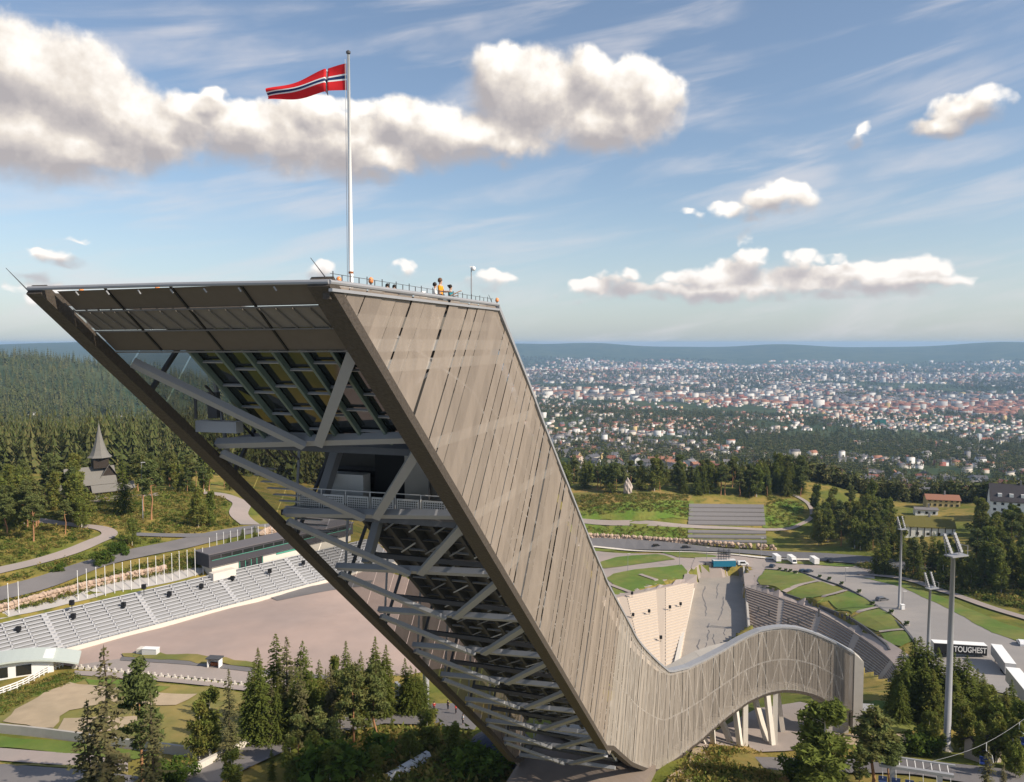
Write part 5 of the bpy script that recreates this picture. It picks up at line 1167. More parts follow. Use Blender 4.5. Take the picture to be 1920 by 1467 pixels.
cx = np.array([c[1] for c in cand]); cy = np.array([c[2] for c in cand]); ok = lognoise(cx, cy, 260., 3) < .35; ok |= np.array([c[0] for c in cand]) < 1100
cand = sorted([c for c, o_ in zip(cand, ok) if o_]); used = []
for r1, x, y in cand:
    if len(used) >= 290: break
    if any((x-a)**2+(y-c)**2 < (16+r1*.010)**2 for a, c in used[-80:]): continue
    used.append((x, y)); k = int(g.integers(0, 5)); wi = int(g.choice(6, p=[.46,.16,.08,.08,.08,.14])); ri = int(g.choice(4, p=[.42,.2,.2,.18])); w2, r2 = variant(k, wi, ri)
    band = 'just below the ridge' if r1 < 1000 else ('in the middle of the suburb' if r1 < 1400 else 'farther out in the suburb')
    o = empty('house', (x, y, gz(x, y)+.6), float(g.uniform(0, 3.14)), label='%s house with %s roof among trees %s' % (WN[wi], RN[ri], band), cat='house', group='suburb houses: %s walls, %s roof, %s' % (WN[wi], RN[ri], band)); o.scale = (1.1,)*3
    link('wall', w2, o); rf = link('roof', r2, o); link('chimney', CH, rf)
# the rest of the city in one object per wall colour mass
def city(n, rlo, rhi, smin, smax, hmin, hmax, seed, dens, nlen, azlo=-3, azhi=37):
    g = np.random.default_rng(seed); az = np.radians(g.uniform(azlo, azhi, n)); r = np.exp(g.uniform(math.log(rlo), math.log(rhi), n)); x = r*np.sin(az); y = r*np.cos(az)
    k = lognoise(x, y, nlen, seed+50)+g.uniform(-.16, .16, n) < dens+.02; x, y, r = x[k], y[k], r[k]; n = len(x)
    L = g.uniform(smin, smax, n); Wd = L*g.uniform(.35, .75, n); H = g.uniform(hmin, hmax, n)*np.where(g.random(n) < .04, 2.6, 1.); th = np.round(lognoise(x, y, 900., 4)*2)*.5+g.normal(size=n)*.25
    z = ground_at(x, y); c, s = np.cos(th), np.sin(th); gb = g.random(n) < .7; RH = np.where(gb, Wd*.35, .3)
    loc = []
    for (a, e, h) in ((-1,-1,0),(1,-1,0),(1,1,0),(-1,1,0),(-1,-1,1),(1,-1,1),(1,1,1),(-1,1,1),(-1,0,2),(1,0,2)):
        lx, ly = a*L/2, e*Wd/2; hz = -4 if h == 0 else (H if h == 1 else H+RH); loc.append(np.stack([x+lx*c-ly*s, y+lx*s+ly*c, z+hz], -1))
    V = np.stack(loc, 1).reshape(-1, 3); base = np.arange(n)*10
    Q = np.concatenate([np.stack([base+i for i in f], -1) for f in ((0,1,5,4),(1,2,6,5),(2,3,7,6),(3,0,4,7),(4,5,9,8),(6,7,8,9))])
    T3 = np.concatenate([np.stack([base+i for i in f], -1) for f in ((7,4,8),(5,6,9))])
    wi = g.choice(6, n, p=[.46,.18,.05,.08,.07,.16]); red = lognoise(x, y, 1100., 77) > .25
    ri = np.where(red, g.choice([7, 9], n), g.choice([6, 8, 6, 9], n))
    return V, Q, T3, np.concatenate([np.tile(wi, 4), np.tile(ri, 2), np.tile(wi, 2)])
def city_obj(name, label, *a, **k):
    V, Q, T3, mi = city(*a, **k); me = bpy.data.meshes.new(name); nl = Q.size+T3.size
    me.vertices.add(len(V)); me.vertices.foreach_set('co', V.astype(np.float32).ravel()); me.loops.add(nl); me.loops.foreach_set('vertex_index', np.concatenate([Q.ravel(), T3.ravel()]).astype(np.int32))
    me.polygons.add(len(Q)+len(T3)); me.polygons.foreach_set('loop_start', np.concatenate([np.arange(len(Q))*4, len(Q)*4+np.arange(len(T3))*3]).astype(np.int32))
    for q in WALLS+ROOFS: me.materials.append(q)
    me.polygons.foreach_set('material_index', mi.astype(np.int32)); me.update(calc_edges=True)
    link(name, me, label=label, cat='houses', kind='stuff')
city_obj('suburb_houses', 'many small pale houses scattered through the wooded suburb', 5200, 1400, 4200, 9, 18, 4, 7, 3, .16, 260.)
city_obj('city_buildings', 'dense hazy city of pale and red roofed buildings on the plain', 16500, 3700, 9000, 12, 44, 7, 15, 4, .22, 520.)
city_obj('far_city_buildings', 'tiny pale buildings at the foot of the distant hills', 3800, 8200, 11500, 20, 55, 8, 20, 6, -.05, 700.)
# ---------------------------------------------------------------- named buildings
def building(name, label, p, rz, L, W_, H, RH, wm, rm, wins=(), ov=.5, cat='house', extra=None):
    o = empty(name, p, rz, label=label, cat=cat); w, r = gable_meshes(L, W_, H, RH, ov); w.build('wall', wm, o); rf = r.build('roof', rm, o)
    for (side, nx, zs) in wins:
        for zz in zs:
            for i in range(nx):
                x = -L/2+(i+.5)*L/nx; q = link('window', WIN, o)
                if side == 'front': q.location = (x, -W_/2-.06, zz)
                else: q.location = (L/2+.06, -W_/2+(i+.5)*W_/nx, zz); q.rotation_euler = (0, 0, PI/2)
    link('chimney', CH, rf, loc=(0, 0, H+RH-8.6)); return o
blk_roof = mat('slate_roof', (.045,.04,.045), .8, var=.2, scale=.5)
hb = building('hotel', 'large white house with steep dark roof at the right edge', G(1905, 972), math.radians(-24), 24, 13, 9.5, 7.5, M['white'], blk_roof, (('front', 7, (2.0, 5.0, 8.0)),))
MB().box((-3,-8,3.4),(9,2.6,.4)).build('canopy', blk_roof, hb)
for i in range(4): MB().box((-8+i*5,-4.4,12),(1.8,1.6,1.8)).build('dormer', M['white'], hb)
building('villa', 'long yellow house with orange tiled roof above the timbered house', G(1765, 950), math.radians(-14), 17, 8, 4.5, 2.2, WALLS[2], ROOFS[3], (('front', 6, (1.6, 4.0)), ('side', 2, (1.8, 4.2))))
tb = building('timbered_house', 'timbered white house with mossy turf roof among trees', G(1735, 1003), math.radians(-12), 24, 9, 5, 4.0, M['white'], mat('turf_roof', (.13,.115,.03), .95, var=.3, scale=.4), (('front', 5, (1.5,)),))
for i in range(8): MB().box((-11+i*3.1,-4.62,2.5),(.35,.12,5)).build('timber', M['wood_dk'], tb)
for i in range(5): MB().box((12.1,-3.6+i*1.8,3.0),(.12,.35,5.6)).build('timber', M['wood_dk'], tb)
for z in (1.2, 3.4): MB().box((12.12,0,z),(.12,9,.3)).build('timber', M['wood_dk'], tb)
building('shed', 'white flat fronted shed beside the yellow house', G(1735, 965), math.radians(-14), 11, 5, 3, .8, M['white'], ROOFS[2], (('front', 3, (1.5,)),))
building('garage', 'low dark roofed house at the right edge below the white house', G(1905, 1000), math.radians(20), 16, 11, 2.6, 2.6, WALLS[4], ROOFS[2])
building('hillside_cabin', 'small white cabin on the forest track behind the church', G(55, 779), .2, 20, 8, 4, 1.0, M['white'], ROOFS[2], cat='cabin')
building('hillside_villa', 'white villa in the clearing of the forest hill', G(222, 786), -.3, 16, 9, 4, 2.5, M['white'], ROOFS[2])
gb_ = empty('green_clad_block', G(1648, 798), label='dark teal windowless block standing out of the suburb', cat='building'); MB().box((0,0,9),(34,20,20)).build('wall', mat('teal_cladding', (.01,.12,.11), .6), gb_); MB().box((2,-10.4,-3),(30,.6,6)).build('plinth', M['white'], gb_); MB().box((0,0,19.3),(35,21,.7)).build('roof', M['steel_dk'], gb_)
bt = empty('white_tower_church', G(1836, 830), label='white square church tower with brown nave in the suburb', cat='church'); MB().box((0,0,8),(7,7,26)).build('tower', M['white'], bt); MB().box((18,0,2),(26,12,12)).build('nave', WALLS[5], bt); w_, r_m = gable_meshes(26, 12, 8, 4); q_ = r_m.build('roof', ROOFS[1], bt, loc=(18, 0, 0))
sh_ = empty('utility_hut', G(1608, 1362), math.radians(-8), label='small grey hut with dark door beside the end of the arched arm', cat='hut'); w_, r_m = gable_meshes(4.2, 3.4, 2.8, .9, .3); w_.build('wall', M['concrete_lt'], sh_); r_m.build('roof', M['steel'], sh_); MB().box((.2,-1.76,1.2),(1.8,.1,2.3)).build('door', M['black'], sh_)
wd = empty('wooden_hut', G(1842, 1425), math.radians(10), label='small wooden hut under the chairlift cable', cat='hut'); w_, r_m = gable_meshes(3.6, 3, 2.5, 1., .4); w_.build('wall', WALLS[5], wd); r_m.build('roof', M['wood_dk'], wd); MB().box((.2,-1.56,1.0),(1.0,.1,1.9)).build('door', M['wood_dk'], wd)
# church
chp = G(186, 924); ch = empty('stave_church', chp, math.radians(38), label='dark timber church with grey roofs and pointed spire on the hillside', cat='church')
ch.scale = (1.0, 1.0, .8); wm, rm = M['wood_dk'], mat('church_shingle', (.17,.16,.145), .85, var=.15, scale=1.)
def gab(L, W_, H, RH, x, y, rz, z=0):
    w, r = gable_meshes(L, W_, H, RH, .7); w.build('wall', wm, ch, loc=(x, y, z), rz=rz); r.build('roof', rm, ch, loc=(x, y, z), rz=rz)
gab(15, 7.5, 5.6, 6.2, -3, 0, 0); gab(13, 7, 6.2, 6.6, 3, 4, PI/2); gab(5, 5.5, 2.6, 2.4, -12.5, -1, 0); gab(9, 3.6, 2.4, 2.0, 1.5, -5.8, 0); gab(4, 4, 2.2, 2.0, 8.5, -2, 0)
MB().box((.5,0,14),(5,5,5)).build('tower', wm, ch)
sp_ = MB().lathe([(4.2,16.2),(3.3,17.2),(2.5,19.2),(1.5,23),(.75,27),(.08,31.5)], 8, (.5,0,0)).build('spire', rm, ch); MB().bar((.5,0,31.5),(.5,0,33),.08).build('cross', M['steel_dk'], sp_)
for y in (-2, 0, 2): MB().box((-10.62,y,3.5),(.1,.9,2.4)).build('window', M['glass'], ch)
MB().box((0,-.5,-.6),(20,16,1.4)).build('plinth', M['stone_wall'], ch)
# ---------------------------------------------------------------- light masts
def mast(p, top, label, r0=.52, head=4.6):
    h = top.z-p.z; r = empty('light_mast', p, math.radians(20), label=label, cat='light mast', group='floodlight masts')
    MB().tube([(0,0,-1),(0,0,h*.5),(0,0,h-head)], [r0,r0*.78,r0*.55], 14).build('shaft', M['steel'], r, smooth=True); MB().lathe([(r0*1.7,-.5),(r0*1.7,.3),(r0,.9)], 12).build('base_plate', M['concrete'], r)
    fr = MB()
    for s in (-1, 1): fr.bar((s*1.3,0,h-head),(s*1.0-1.2,0,h),.1)
    fr.box((.6,0,h-head),(3.2,1.6,.2)).build('head_frame', M['steel'], r)
    for i in range(7):
        for s in (-1, 1):
            f = i/6; c = (s*1.0-1.4*f, -.4, h-head+.7+f*(head-.9)); q = MB().lathe([(.16,-.25),(.27,.0),(.27,.22)], 8).mesh('floodlight', M['steel']); o = link('floodlight', q, r, loc=c); o.rotation_euler = (math.radians(70), 0, 0)
    MB().bar((2.2,.6,h-head),(2.2,.6,h-head+1.5),.06).bar((2.2,-.6,h-head),(2.2,-.6,h-head+1.5),.06).bar((2.2,-.6,h-head+1.4),(2.2,.6,h-head+1.4),.06).build('service_rail', M['steel'], r)
def mast_px(xb, yb, xt, yt, label, **k):
    p = G(xb, yb); d = ray(xt, yt); mast(p, Vector((p.x, p.y, CAMZ+d[2]/d[1]*p.y)), label, **k)
mast_px(1686, 1142, 1684, 968, 'grey floodlight mast on the car park left of the trees')
mast_px(1739, 1262, 1735, 1072, 'shorter looking floodlight mast rising behind the dark grove', head=4.4)
mast_px(1775, 1408, 1770, 998, 'tallest nearest floodlight mast standing at the road', r0=.55, head=3.6)
def lamp(x, y, h, label):
    r = empty('street_lamp', G(x, y), label=label, cat='street lamp', group='street lamps'); MB().tube([(0,0,-.5),(0,0,h)], [.12,.07], 6).build('post', M['steel'], r); MB().box((.5,0,h),(1.3,.3,.15)).build('lamp_head', M['steel_lt'], r)
for x, y, h, l in ((1177,1071,8,'thin lamp post on the lawn left of the outrun'),(1274,1062,7,'thin lamp post near the far left corner of the outrun'),(1427,1044,9,'lamp post by the road junction'),(1585,1092,6,'thin post at the car park kerb'),(268,975,18,'tall thin lamp post right of the church'),(1693,1135,5,'low lamp beside the white cabinet'),(1386,1043,6,'lamp post behind the white van'),(1325,1050,6,'lamp post left of the blue container')): lamp(x, y, h, l)
wall(smooth([G(1434,1069),G(1500,1075),G(1545,1090),G(1590,1106),G(1645,1139),G(1690,1176),G(1714,1205)], 24), .6, .6, 'kerb_wall', M['steel_dk'], label='dark curved kerb wall between lawns and car park', cat='wall')
wall(smooth([G(1420,1098),G(1470,1115),G(1530,1136),G(1600,1165),G(1655,1206),G(1668,1222)], 24), .7, .5, 'kerb_wall', M['steel_dk'], label='dark curved kerb wall between lawns and grandstand', cat='wall')
for i, (x, y) in enumerate(((1462,1071),(1473,1073),(1482,1074),(1492,1077),(1537,1085),(1555,1089),(1578,1098),(1611,1113),(1636,1136),(1671,1152),(1700,1174))):
    bush_ = empty('planter', G(x, y), label='round planter with shrub on the kerb of the car park', cat='planter', group='planters along the kerb'); MB().lathe([(.7,0),(.9,.8)], 10).build('tub', M['concrete'], bush_); o = link('shrub', PROT['bush'][0][0], bush_, loc=(0,0,.5)); o.scale = (.35,.35,.35)
# ---------------------------------------------------------------- vehicles
CARM = [mat('car_paint_%s' % n_, c, .3, spec=.6) for n_, c in (('black', (.015,.016,.02)), ('blue', (.02,.035,.06)), ('white', (.75,.75,.75)), ('grey', (.12,.12,.13)))]
TYR = MB().tube([(0,-.12,0),(0,.12,0)], .34, 10).mesh('wheel', M['black'])
def car(p, rz, m, label, L=4.5, H=1.5, van=False, s=1.0, nm='parked_car', group='parked cars'):
    r = empty(nm, p, rz, label=label, cat='car' if not van else 'van', group=group); r.scale = (s, s, s)
    prof = [(-L/2,.35),(L/2,.35),(L/2,.75),(L*.27,.92),(L*.12,H),(-L*.36,H),(-L/2,.95)] if not van else [(-L/2,.35),(L/2,.35),(L/2,1.0),(L*.36,1.2),(L*.24,H),(-L/2,H)]
    mb = MB(); n = len(prof)
    for sy in (-.9, .9): mb.poly([(x, sy, z) for x, z in (prof if sy < 0 else prof[::-1])])
    for i in range(n): (x0, z0), (x1, z1) = prof[i], prof[(i+1) % n]; mb.poly([(x0,-.9,z0),(x0,.9,z0),(x1,.9,z1),(x1,-.9,z1)])
    mb.build('body', m, r)
    for sy in (-1, 1): MB().poly([(L*.22,sy*.91,.98),(L*.11,sy*.91,H-.1),(-L*.30,sy*.91,H-.1),(-L*.40,sy*.91,1.0)][::sy]).build('side_window', M['glass'], r)
    MB().poly([(L*.275,-.75,.97),(L*.275,.75,.97),(L*.13,.7,H-.05),(L*.13,-.7,H-.05)]).build('windscreen', M['glass'], r)
    for sx in (-1, 1):
        for sy in (-1, 1): link('wheel', TYR, r, loc=(sx*L*.31, sy*.82, .34))
car(G(1232,1027)+Vector((0,0,.3)), math.radians(4), CARM[0], 'dark car on the road left of the outrun end'); car(G(1287,1030)+Vector((0,0,.3)), math.radians(4), CARM[0], 'black car on the road nearer the outrun end')
car(G(1448,1064), math.radians(55), CARM[1], 'dark blue car parked askew at the lawn corner'); car(G(1507,1074), math.radians(25), CARM[1], 'left of the two dark cars parked side by side'); car(G(1517,1074), math.radians(40), CARM[1], 'right of the two dark cars parked side by side')
car(G(1654,1127), math.radians(14), CARM[3], 'dark car alone on the car park by the kerb'); car(G(1393,1060), math.radians(4), CARM[2], 'white van beside the blue container', 5.0, 2.0, True, nm='parked_van', group='vans'); car(G(1916,1210), math.radians(70), CARM[2], 'white car cut by the right picture edge'); car(G(1556,1055), math.radians(88), CARM[0], 'black car at the right of the white campers')
def camper(p, rz, label, cab):
    r = empty('camper', p, rz, label=label, cat='camper', group='white campers'); MB().box((0,0,1.75),(5.6,2.3,2.5)).build('body', M['white'], r)
    if cab: MB().hexa([(2.8,-1.05,.5),(4.2,-1.05,.5),(4.2,1.05,.5),(2.8,1.05,.5),(2.8,-1.05,2.2),(3.3,-.95,2.2),(3.3,.95,2.2),(2.8,1.05,2.2)]).build('cab', M['white'], r); MB().poly([(4.0,-.85,1.1),(4.0,.85,1.1),(3.42,.8,2.0),(3.42,-.8,2.0)]).build('windscreen', M['glass'], r)
    MB().box((-2.82,0,2.1),(.05,1.3,.6)).build('window', M['glass'], r)
    for x in (-1.7, 1.9): 
        for sy in (-1, 1): link('wheel', TYR, r, loc=(x, sy*.95, .34))
for x, y, l, cb_ in ((1456,1052,'leftmost white camper by the road',False),(1484,1054,'middle white camper with windscreen facing the viewer',True),(1527,1057,'rightmost white camper by the road',False)): camper(G(x, y), math.radians(-88), l, cb_)
def trailer(p, rz, label, text=None):
    r = empty('lorry_trailer', p, rz, label=label, cat='trailer', group='lorry trailers'); MB().box((0,0,2.55),(13.4,2.5,2.7)).build('body', M['black'] if text else mat('trailer_side', (.35,.33,.31), .5, var=.25, scale=.4), r); MB().box((0,0,3.95),(13.5,2.56,.12)).build('roof', M['white'], r)
    MB().box((6.74,0,2.5),(.06,2.4,2.6)).build('front_panel', M['steel_lt'], r); MB().box((-6.74,0,2.5),(.06,2.4,2.6)).build('rear_door', M['steel_lt'], r)
    for x in (-5.4, -4.1, -2.8):
        for sy in (-1, 1): o = link('wheel', TYR, r, loc=(x, sy*1.0, .5)); o.scale = (1.45,)*3
    for sy in (-.7, .7): MB().bar((4.4,sy,-.1),(4.4,sy,1.2),.16).build('landing_leg', M['steel_dk'], r)
    if text:
        fc = bpy.data.curves.new('lettering', 'FONT'); fc.body = text; fc.size = 2.15; fc.offset = .035; fc.extrude = .01; fc.align_x = 'CENTER'; fo = bpy.data.objects.new('lettering', fc); COL.objects.link(fo)
        me_ = bpy.data.meshes.new_from_object(fo.evaluated_get(bpy.context.evaluated_depsgraph_get())); bpy.data.objects.remove(fo); me_.materials.clear(); me_.materials.append(M['white'])
        o = link('lettering', me_, r); o.rotation_euler = (PI/2, 0, 0); o.location = (2.45, -1.275, 1.9); o.scale = (.74, 1, 1)
trailer(G(1797,1232), math.radians(-10), 'black lorry trailer with white lettering TOUGHEST on its side', 'TOUGHEST'); trailer(G(1880,1254), math.radians(72), 'grey sided lorry trailer with white roof behind the lettered one'); trailer(G(1918,1314), math.radians(74), 'lorry trailer cut by the right picture edge')
bc = empty('blue_container', G(1357,1062), math.radians(2), label='blue container with rooftop scaffold at the far end of the outrun', cat='container'); MB().box((0,0,1.6),(10.5,3,2.8)).build('body', mat('container_blue', (.02,.17,.27), .5, var=.2, scale=.5), bc); MB().box((0,0,3.05),(10.6,3.1,.2)).build('lid', M['steel_lt'], bc)
for i in range(5):
    MB().bar((-2.5+i*1.2,-.6,3.1),(-2.5+i*1.2,-.6,8.2-(i % 2)*1.2),.14).build('scaffold_pole', M['steel_dk'], bc); MB().bar((-2.5+i*1.2,.6,3.1),(-2.5+i*1.2,.6,8.2-(i % 2)*1.2),.14).build('scaffold_pole', M['steel_dk'], bc)
for z in (4.6, 6.0, 7.2): MB().box((0,0,z),(6,1.4,.12)).build('scaffold_deck', M['steel_dk'], bc)
MB().box((-7.2,0,.9),(3,2,1.8)).build('annex', M['steel_dk'], bc)
MB().box((0,0,.9),(1.1,1.1,1.9)).box((0,0,1.9),(1.3,1.3,.12)).build('utility_cabinet', M['white'], loc=G(1692,1144), label='white utility cabinet at the foot of the car park mast', cat='cabinet')
# ---------------------------------------------------------------- chairlift at lower right
cl_ = empty('chairlift_terminal', G(1716,1492), math.radians(-18), label='grey steel chairlift terminal with hanging chairs at the bottom edge', cat='chairlift')
for x in (-3.5, 3.5): MB().bar((x,0,-1),(x,0,4.0),.7).build('column', M['steel'], cl_)
cl_.scale = (.8, .8, .8); MB().box((0,0,4.3),(11,.7,.45)).build('main_beam', M['steel'], cl_); MB().box((0,1.6,5.2),(12,.35,.25)).build('roof_beam', M['steel'], cl_)
for i in range(9): MB().bar((-4.8+i*1.2,.3,4.5),(-4.8+i*1.2,1.6,5.2),.12).build('strut', M['steel_lt'], cl_)
for i in range(6):
    x = -5+i*2; MB().box((x,-1.0,2.0),(1.3,.7,.12)).box((x,-.7,2.4),(1.3,.12,.8)).build('seat', mat('lift_seat_%d' % i, (.03,.05,.13), .6), cl_); MB().bar((x,-.8,2.5),(x,-.2,4.2),.08).build('hanger', M['steel_lt'], cl_)
ca, cbb = cl_.location+Vector((2,0,4.6)), at(1945, 1330, -52)
MB().tube([ca+(cbb-ca)*(i/12)-Vector((0,0,1.2*math.sin(PI*i/12))) for i in range(13)], .022, 5).build('lift_cable', M['steel'], label='thin chairlift cable rising to the right', cat='cable')
def chair(f, label):
    q = ca+(cbb-ca)*f-Vector((0,0,1.2*math.sin(PI*f))); r = empty('lift_chair', q, math.radians(-30), label=label, cat='chairlift chair', group='chairlift chairs')
    MB().tube([(0,0,0),(0,0,-1.1),(.7,0,-1.6),(.9,0,-2.6),(.5,0,-3.1)], .06, 5).build('hanger', M['steel_lt'], r); MB().box((0,0,-3.0),(1.5,.6,.14)).box((0,.32,-2.6),(1.5,.12,.8)).build('seat', mat('blue_seat_%d' % int(f*100), (.015,.035,.16), .5), r); MB().bar((-.7,-.3,-3.0),(-.7,-.3,-2.4),.05).build('arm_rest', M['steel_lt'], r)
chair(.5, 'blue chairlift chair hanging beside the tall mast'); chair(.82, 'blue chairlift chair hanging before the leafy trees'); chair(.97, 'chairlift chair near the right picture edge')
# ---------------------------------------------------------------- roof of the tower: flag, lamps, people
def on_roof(x, o, z=1.2):                                    # pixel column x at offset o behind the right parapet
    lo, hi = -1., 22.
    for _ in range(40):
        s = (lo+hi)/2; p = TP(s, o, z); q = 960+FPX*p.x/(p.y*math.cos(PITCH)-(z)*math.sin(PITCH))
        if q < x: lo = s
        else: hi = s
    return TP(s, o, z)
fp = on_roof(659, 2.2); fl = empty('flagpole', fp, label='tall white flagpole with rust stains on the tower roof', cat='flagpole'); d = ray(653, 103); FH = CAMZ+d[2]/d[1]*fp.y-fp.z
tip = Vector(((653-960)/FPX*(fp.y)*1.0, fp.y, fp.z+FH)); lean = (tip.x-fp.x)*.0
MB().tube([(0,0,0),(0,0,FH*.3),(0,0,FH)], [.105,.10,.06], 12).build('pole', M['white'], fl, smooth=True); MB().lathe([(.02,0),(.10,.06),(.10,.14),(.02,.2)], 10, (0,0,FH)).build('pole_ball', M['steel_dk'], fl)
for z, h in ((.9,.08),(1.35,.05),(1.9,.09)): MB().tube([(0,0,z),(0,0,z+h)], .112, 12).build('rust_band', M['rust'], fl)
MB().bar((-.16,0,1),(-.14,0,FH-.2),.02).build('halyard', M['steel_lt'], fl)
# flag: cloth blown to the left, sagging and folded towards its fly end
fla = empty('flag', fp+Vector((0,0,FH-.25)), label='red flag with blue and white cross flying from the roof flagpole', cat='flag'); LFg, HFg = 3.75, 1.15; NU, NV = 60, 24
def flag_pt(u, v):                                           # u 0..1 along, v 0 top..1 bottom; the vertical bar of the cross lies in a deep fold
    t = u if u < .24 else (.24+(u-.24)*.10 if u < .48 else .264+(u-.48)*1.4154); k = math.sin(PI*min(1, max(0, (u-.24)/.24)))
    x = -.1-LFg*t*.95; y = .30*math.sin(u*9.5+v*1.2)*(.10+.35*u)*1.4+.25*u+k*.4
    hh = HFg*(1-.62*t**1.15); z = -.12-1.15*t**1.3-hh*v+.09*math.sin(t*7+1)*t-.1*k*v
    return (x, y+.25*math.sin(v*5+t*4)*t, z)
names = {'red': [], 'white': [], 'blue': []}
def fcol(u, v):
    x = u*22; y = v*16
    if 7 <= x <= 9 or 7 <= y <= 9: return 'blue'
    if 6 <= x <= 10 or 6 <= y <= 10: return 'white'
    return 'red'
us = sorted(set([i/NU for i in range(NU+1)]+[6/22,7/22,9/22,10/22])); vs = sorted(set([i/NV for i in range(NV+1)]+[6/16,7/16,9/16,10/16]))
mb = MB(); ci = {'red': 0, 'white': 1, 'blue': 2}; flat_V = [flag_pt(u, v) for v in vs for u in us]; mb.V = flat_V; nu = len(us)
for j in range(len(vs)-1):
    for i in range(nu-1): mb.F.append((j*nu+i, j*nu+i+1, (j+1)*nu+i+1, (j+1)*nu+i)); mb.M.append(ci[fcol((us[i]+us[i+1])/2, (vs[j]+vs[j+1])/2)])
mb.build('cloth', [M['red'], M['flagwhite'], M['navy']], fla, smooth=True)
def beacon(x, o, label, h=1.0, z=1.2):
    r = empty('warning_lamp', on_roof(x, o, z), label=label, cat='lamp', group='warning lamps on the roof'); MB().bar((0,0,0),(0,0,h),.08).build('post', M['steel'], r); MB().lathe([(.08,0),(.11,.08),(.10,.2),(.03,.26)], 10, (0,0,h)).build('lens', M['orange_lens'], r, smooth=True)
beacon(636, .8, 'round warning lamp just right of the roof corner', 1.2); beacon(696, .6, 'orange warning lamp right of the flagpole', 1.35); beacon(932, .15, 'orange warning lamp at the far right roof corner', 1.3)
for x, o, l in ((170,12.6,'orange warning lamp near the left roof corner'),(366,8.6,'low orange lamp midway along the rear roof edge')):
    r = empty('warning_lamp', TP(.9, o, 2.0), label=l, cat='lamp', group='warning lamps on the roof'); MB().lathe([(.08,.2),(.10,.28),(.08,.4)], 8).build('lens', M['orange_lens'], r); MB().box((0,0,.1),(.5,.4,.25)).build('base', M['steel_lt'], r)
def whip(a, c, label): MB().tube([a, c], [.03,.012], 5).build('whip_antenna', M['steel_dk'], label=label, cat='antenna', group='whip antennas')
pa = TP(-.3, WID, 2.2); whip(pa, pa+Vector((-.85,-.1,.95)), 'thin slanting antenna at the left roof corner'); pa = TP(.3, .1, 2.2); whip(pa, pa+Vector((-.75,0,1.0)), 'thin slanting antenna at the near right roof corner'); pa = TP(19.2, .1, 2.2); whip(pa, pa+Vector((-.3,0,.7)), 'short slanting antenna at the far roof corner')
cm_ = empty('camera_mast', on_roof(884, .5), label='thin mast with small white camera on the tower roof', cat='mast'); cm_.location.z += .4; MB().tube([(0,0,-.4),(0,0,2.75)], .035, 6).build('pole', M['steel'], cm_); MB().lathe([(.05,0),(.12,.06),(.12,.2),(.03,.26)], 10, (.12,0,2.5)).build('camera_head', M['white'], cm_, smooth=True); MB().box((.02,0,2.72),(.2,.08,.08)).build('bracket', M['white'], cm_)
MB().lathe([(.05,0),(.2,.05),(.2,.3),(.12,.42)], 10).build('roof_dome', M['white'], loc=on_roof(793, .5, 2.1), label='small white dome on the parapet left of the people', cat='dome')
def person(p, rz, top, bottom, hair, label, arms=((.30,.25,.95),(-.30,.25,.95)), h=1.72, group=None, bun=False):
    """one skinned body; clothing and hair as children"""
    r = empty('person', p, rz, label=label, cat='person', group=group); k = h/1.72; r.scale = (k, k, k)
    def skin(name, V, E, Rr, m, sub=2):
        me_ = bpy.data.meshes.new(name); me_.from_pydata(V, E, []); me_.materials.append(m); o = link(name, me_, r); md = o.modifiers.new('skin', 'SKIN'); md.use_smooth_shade = True
        for i, q in enumerate(Rr): me_.skin_vertices[0].data[i].radius = (q, q) if not hasattr(q, '__len__') else q
        me_.skin_vertices[0].data[0].use_root = True; s_ = o.modifiers.new('subdivision', 'SUBSURF'); s_.levels = s_.render_levels = sub; return o
    (lx, ly, lz), (rx, ry, rz_) = arms
    V = [(0,0,.95),(0,0,1.15),(0,0,1.38),(0,0,1.47),(0,.01,1.56),(0,.02,1.68),(.10,0,.90),(.11,.02,.50),(.11,0,.08),(.11,.14,.03),(-.10,0,.90),(-.11,.02,.50),(-.11,0,.08),(-.11,.14,.03),(.19,0,1.38),(.25,.05,1.12),(lx,ly,lz),(lx*.95,ly+.09,lz),(-.19,0,1.38),(-.25,.05,1.12),(rx,ry,rz_),(rx*.95,ry+.09,rz_)]
    E = [(0,1),(1,2),(2,3),(3,4),(4,5),(0,6),(6,7),(7,8),(8,9),(0,10),(10,11),(11,12),(12,13),(2,14),(14,15),(15,16),(16,17),(2,18),(18,19),(19,20),(20,21)]
    Rr = [(.15,.11),(.14,.10),(.16,.11),.055,(.085,.10),(.075,.09),.085,.055,.04,.035,.085,.055,.04,.035,.06,.042,.032,.03,.06,.042,.032,.03]
    skin('body', V, E, Rr, M['skin'])
    Vt = V[:3]+[V[14],V[15],V[18],V[19],(0,0,.86)]; skin('top', Vt, [(0,1),(1,2),(2,3),(3,4),(2,5),(5,6),(0,7)], [(.165,.125),(.155,.115),(.175,.125),.075,.06,.075,.06,(.16,.12)], top)
    Vb = [V[0],V[6],V[7],V[8],V[10],V[11],V[12]]; skin('trousers', Vb, [(0,1),(1,2),(2,3),(0,4),(4,5),(5,6)], [(.16,.12),.098,.07,.055,.098,.07,.055], bottom)
    hb_ = MB().lathe([(.02,-.10),(.105,-.06),(.118,.03),(.09,.11),(.02,.145)], 12, (0,-.018,1.655))
    if bun: hb_.lathe([(.02,-.06),(.07,0),(.02,.06)], 8, (0,-.14,1.72))
    hb_.build('hair', hair, r, smooth=True); return r
P1 = lambda x, o: on_roof(x, o)
hp_ = 1.35
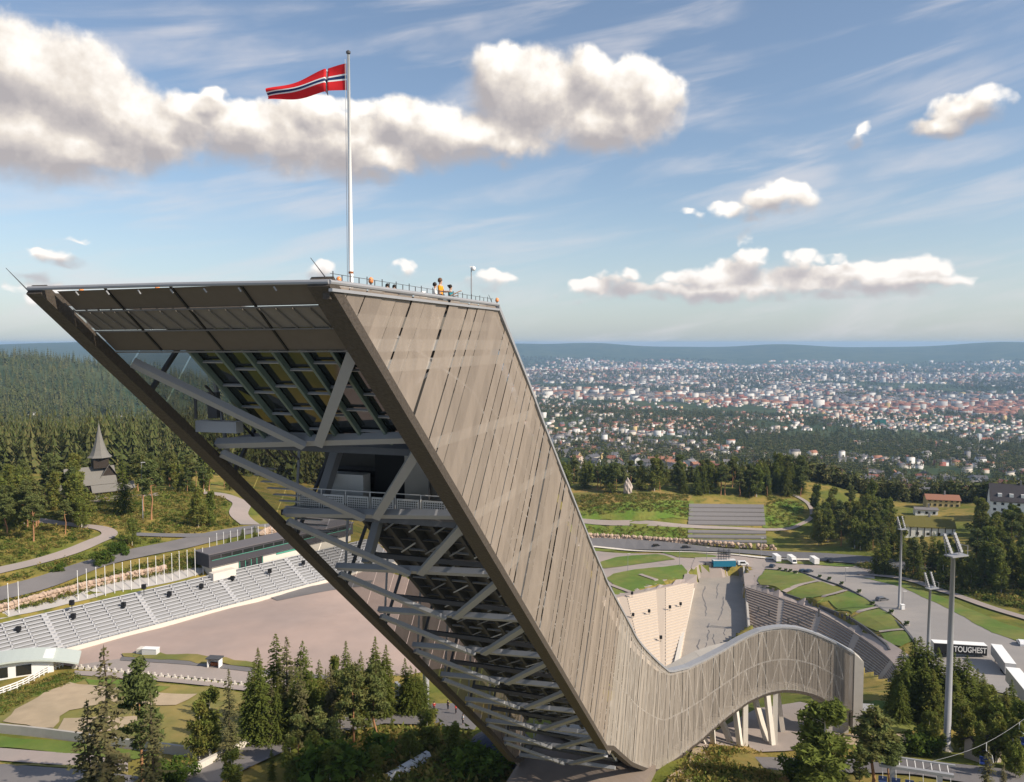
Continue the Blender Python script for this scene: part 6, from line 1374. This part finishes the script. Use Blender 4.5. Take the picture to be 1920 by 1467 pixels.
part(MB().hexa([TP(11.0, .5, 1.21), TP(15.4, .5, 1.21), TP(15.4, 2.2, 1.21), TP(11.0, 2.2, 1.21), TP(11.0, .5, 1.5), TP(15.4, .5, 1.5), TP(15.4, 2.2, 1.5), TP(11.0, 2.2, 1.5)]), 'roof_step', M['concrete'])
person(on_roof(826, .9, 1.5), math.radians(-105), M['orange_cloth'], M['dark_cloth'], M['hair_br'], 'person in an orange top leaning on the roof parapet', ((.22,.45,1.12),(-.22,.42,1.12)), 1.86)
person(on_roof(845, .8, 1.5), math.radians(-100), M['teal_cloth'], M['dark_cloth'], M['hair'], 'person in a teal top with dark hair pointing over the parapet', ((.15,.62,1.40),(-.20,.35,1.15)), 1.60, bun=True)
person(on_roof(816, 1.5, 1.5), math.radians(-90), M['white_cloth'], M['dark_cloth'], M['hair'], 'person in white half hidden behind the person in orange', ((.25,.1,.9),(-.25,.1,.9)), 1.70)
for x, l in ((727,'dark haired person whose head just shows above the parapet, left one'),(740,'dark haired person whose head just shows above the parapet, right one')): person(on_roof(x, 2.0), math.radians(180), M['dark_cloth'], M['dark_cloth'], M['hair'], l, h=1.62)
cols = [M['red_cloth'], M['white_cloth'], M['dark_cloth'], M['teal_cloth']]
for i, (x, y, l) in enumerate(((814,1338,'person in red seated area side of the plaza'),(855,1342,'person in red walking on the plaza'),(868,1362,'person in white at the plaza edge below the tower'),(760,1335,'person in dark clothes by the tall slab on the plaza'),(688,1378,'person in dark clothes at the trees beside the plaza'),(840,1335,'person in dark clothes at the back of the plaza'),(1546,1149,'person walking behind the curved grandstand, leftmost of the walkers'),(1587,1160,'person of the group resting on the kerb behind the grandstand'),(1593,1163,'second person of the group on the kerb behind the grandstand'))):
    person(G(x, y)+Vector((0,0,.33)), i*1.1, cols[(0,0,1,2,2,2,1,1,2)[i]], M['dark_cloth'], M['hair'], l, ((.26,.08,.88),(-.26,.08,.88)))
bpy.context.view_layer.update()
for gname, phrase in (('spruce grove before the car park', '%s dark spruce from the left in the thick grove before the car park'), ('leafy trees by the tall mast', '%s leafy tree from the left at the grove edge by the tall mast'), ('lower spruces of the clump', '%s lower spruce from the left packed into the clump below the arena'), ('dark spruces before the tower edge', '%s packed dark spruce from the left before the tower edge')):
    for i, o in enumerate(sorted([o for o in COL.objects if o.get('group') == gname and o.parent is None], key=lambda o: o.location.x/o.location.y)): o['label'] = phrase % ORD[i]
print('trees', NT[0], 'houses', len(used))
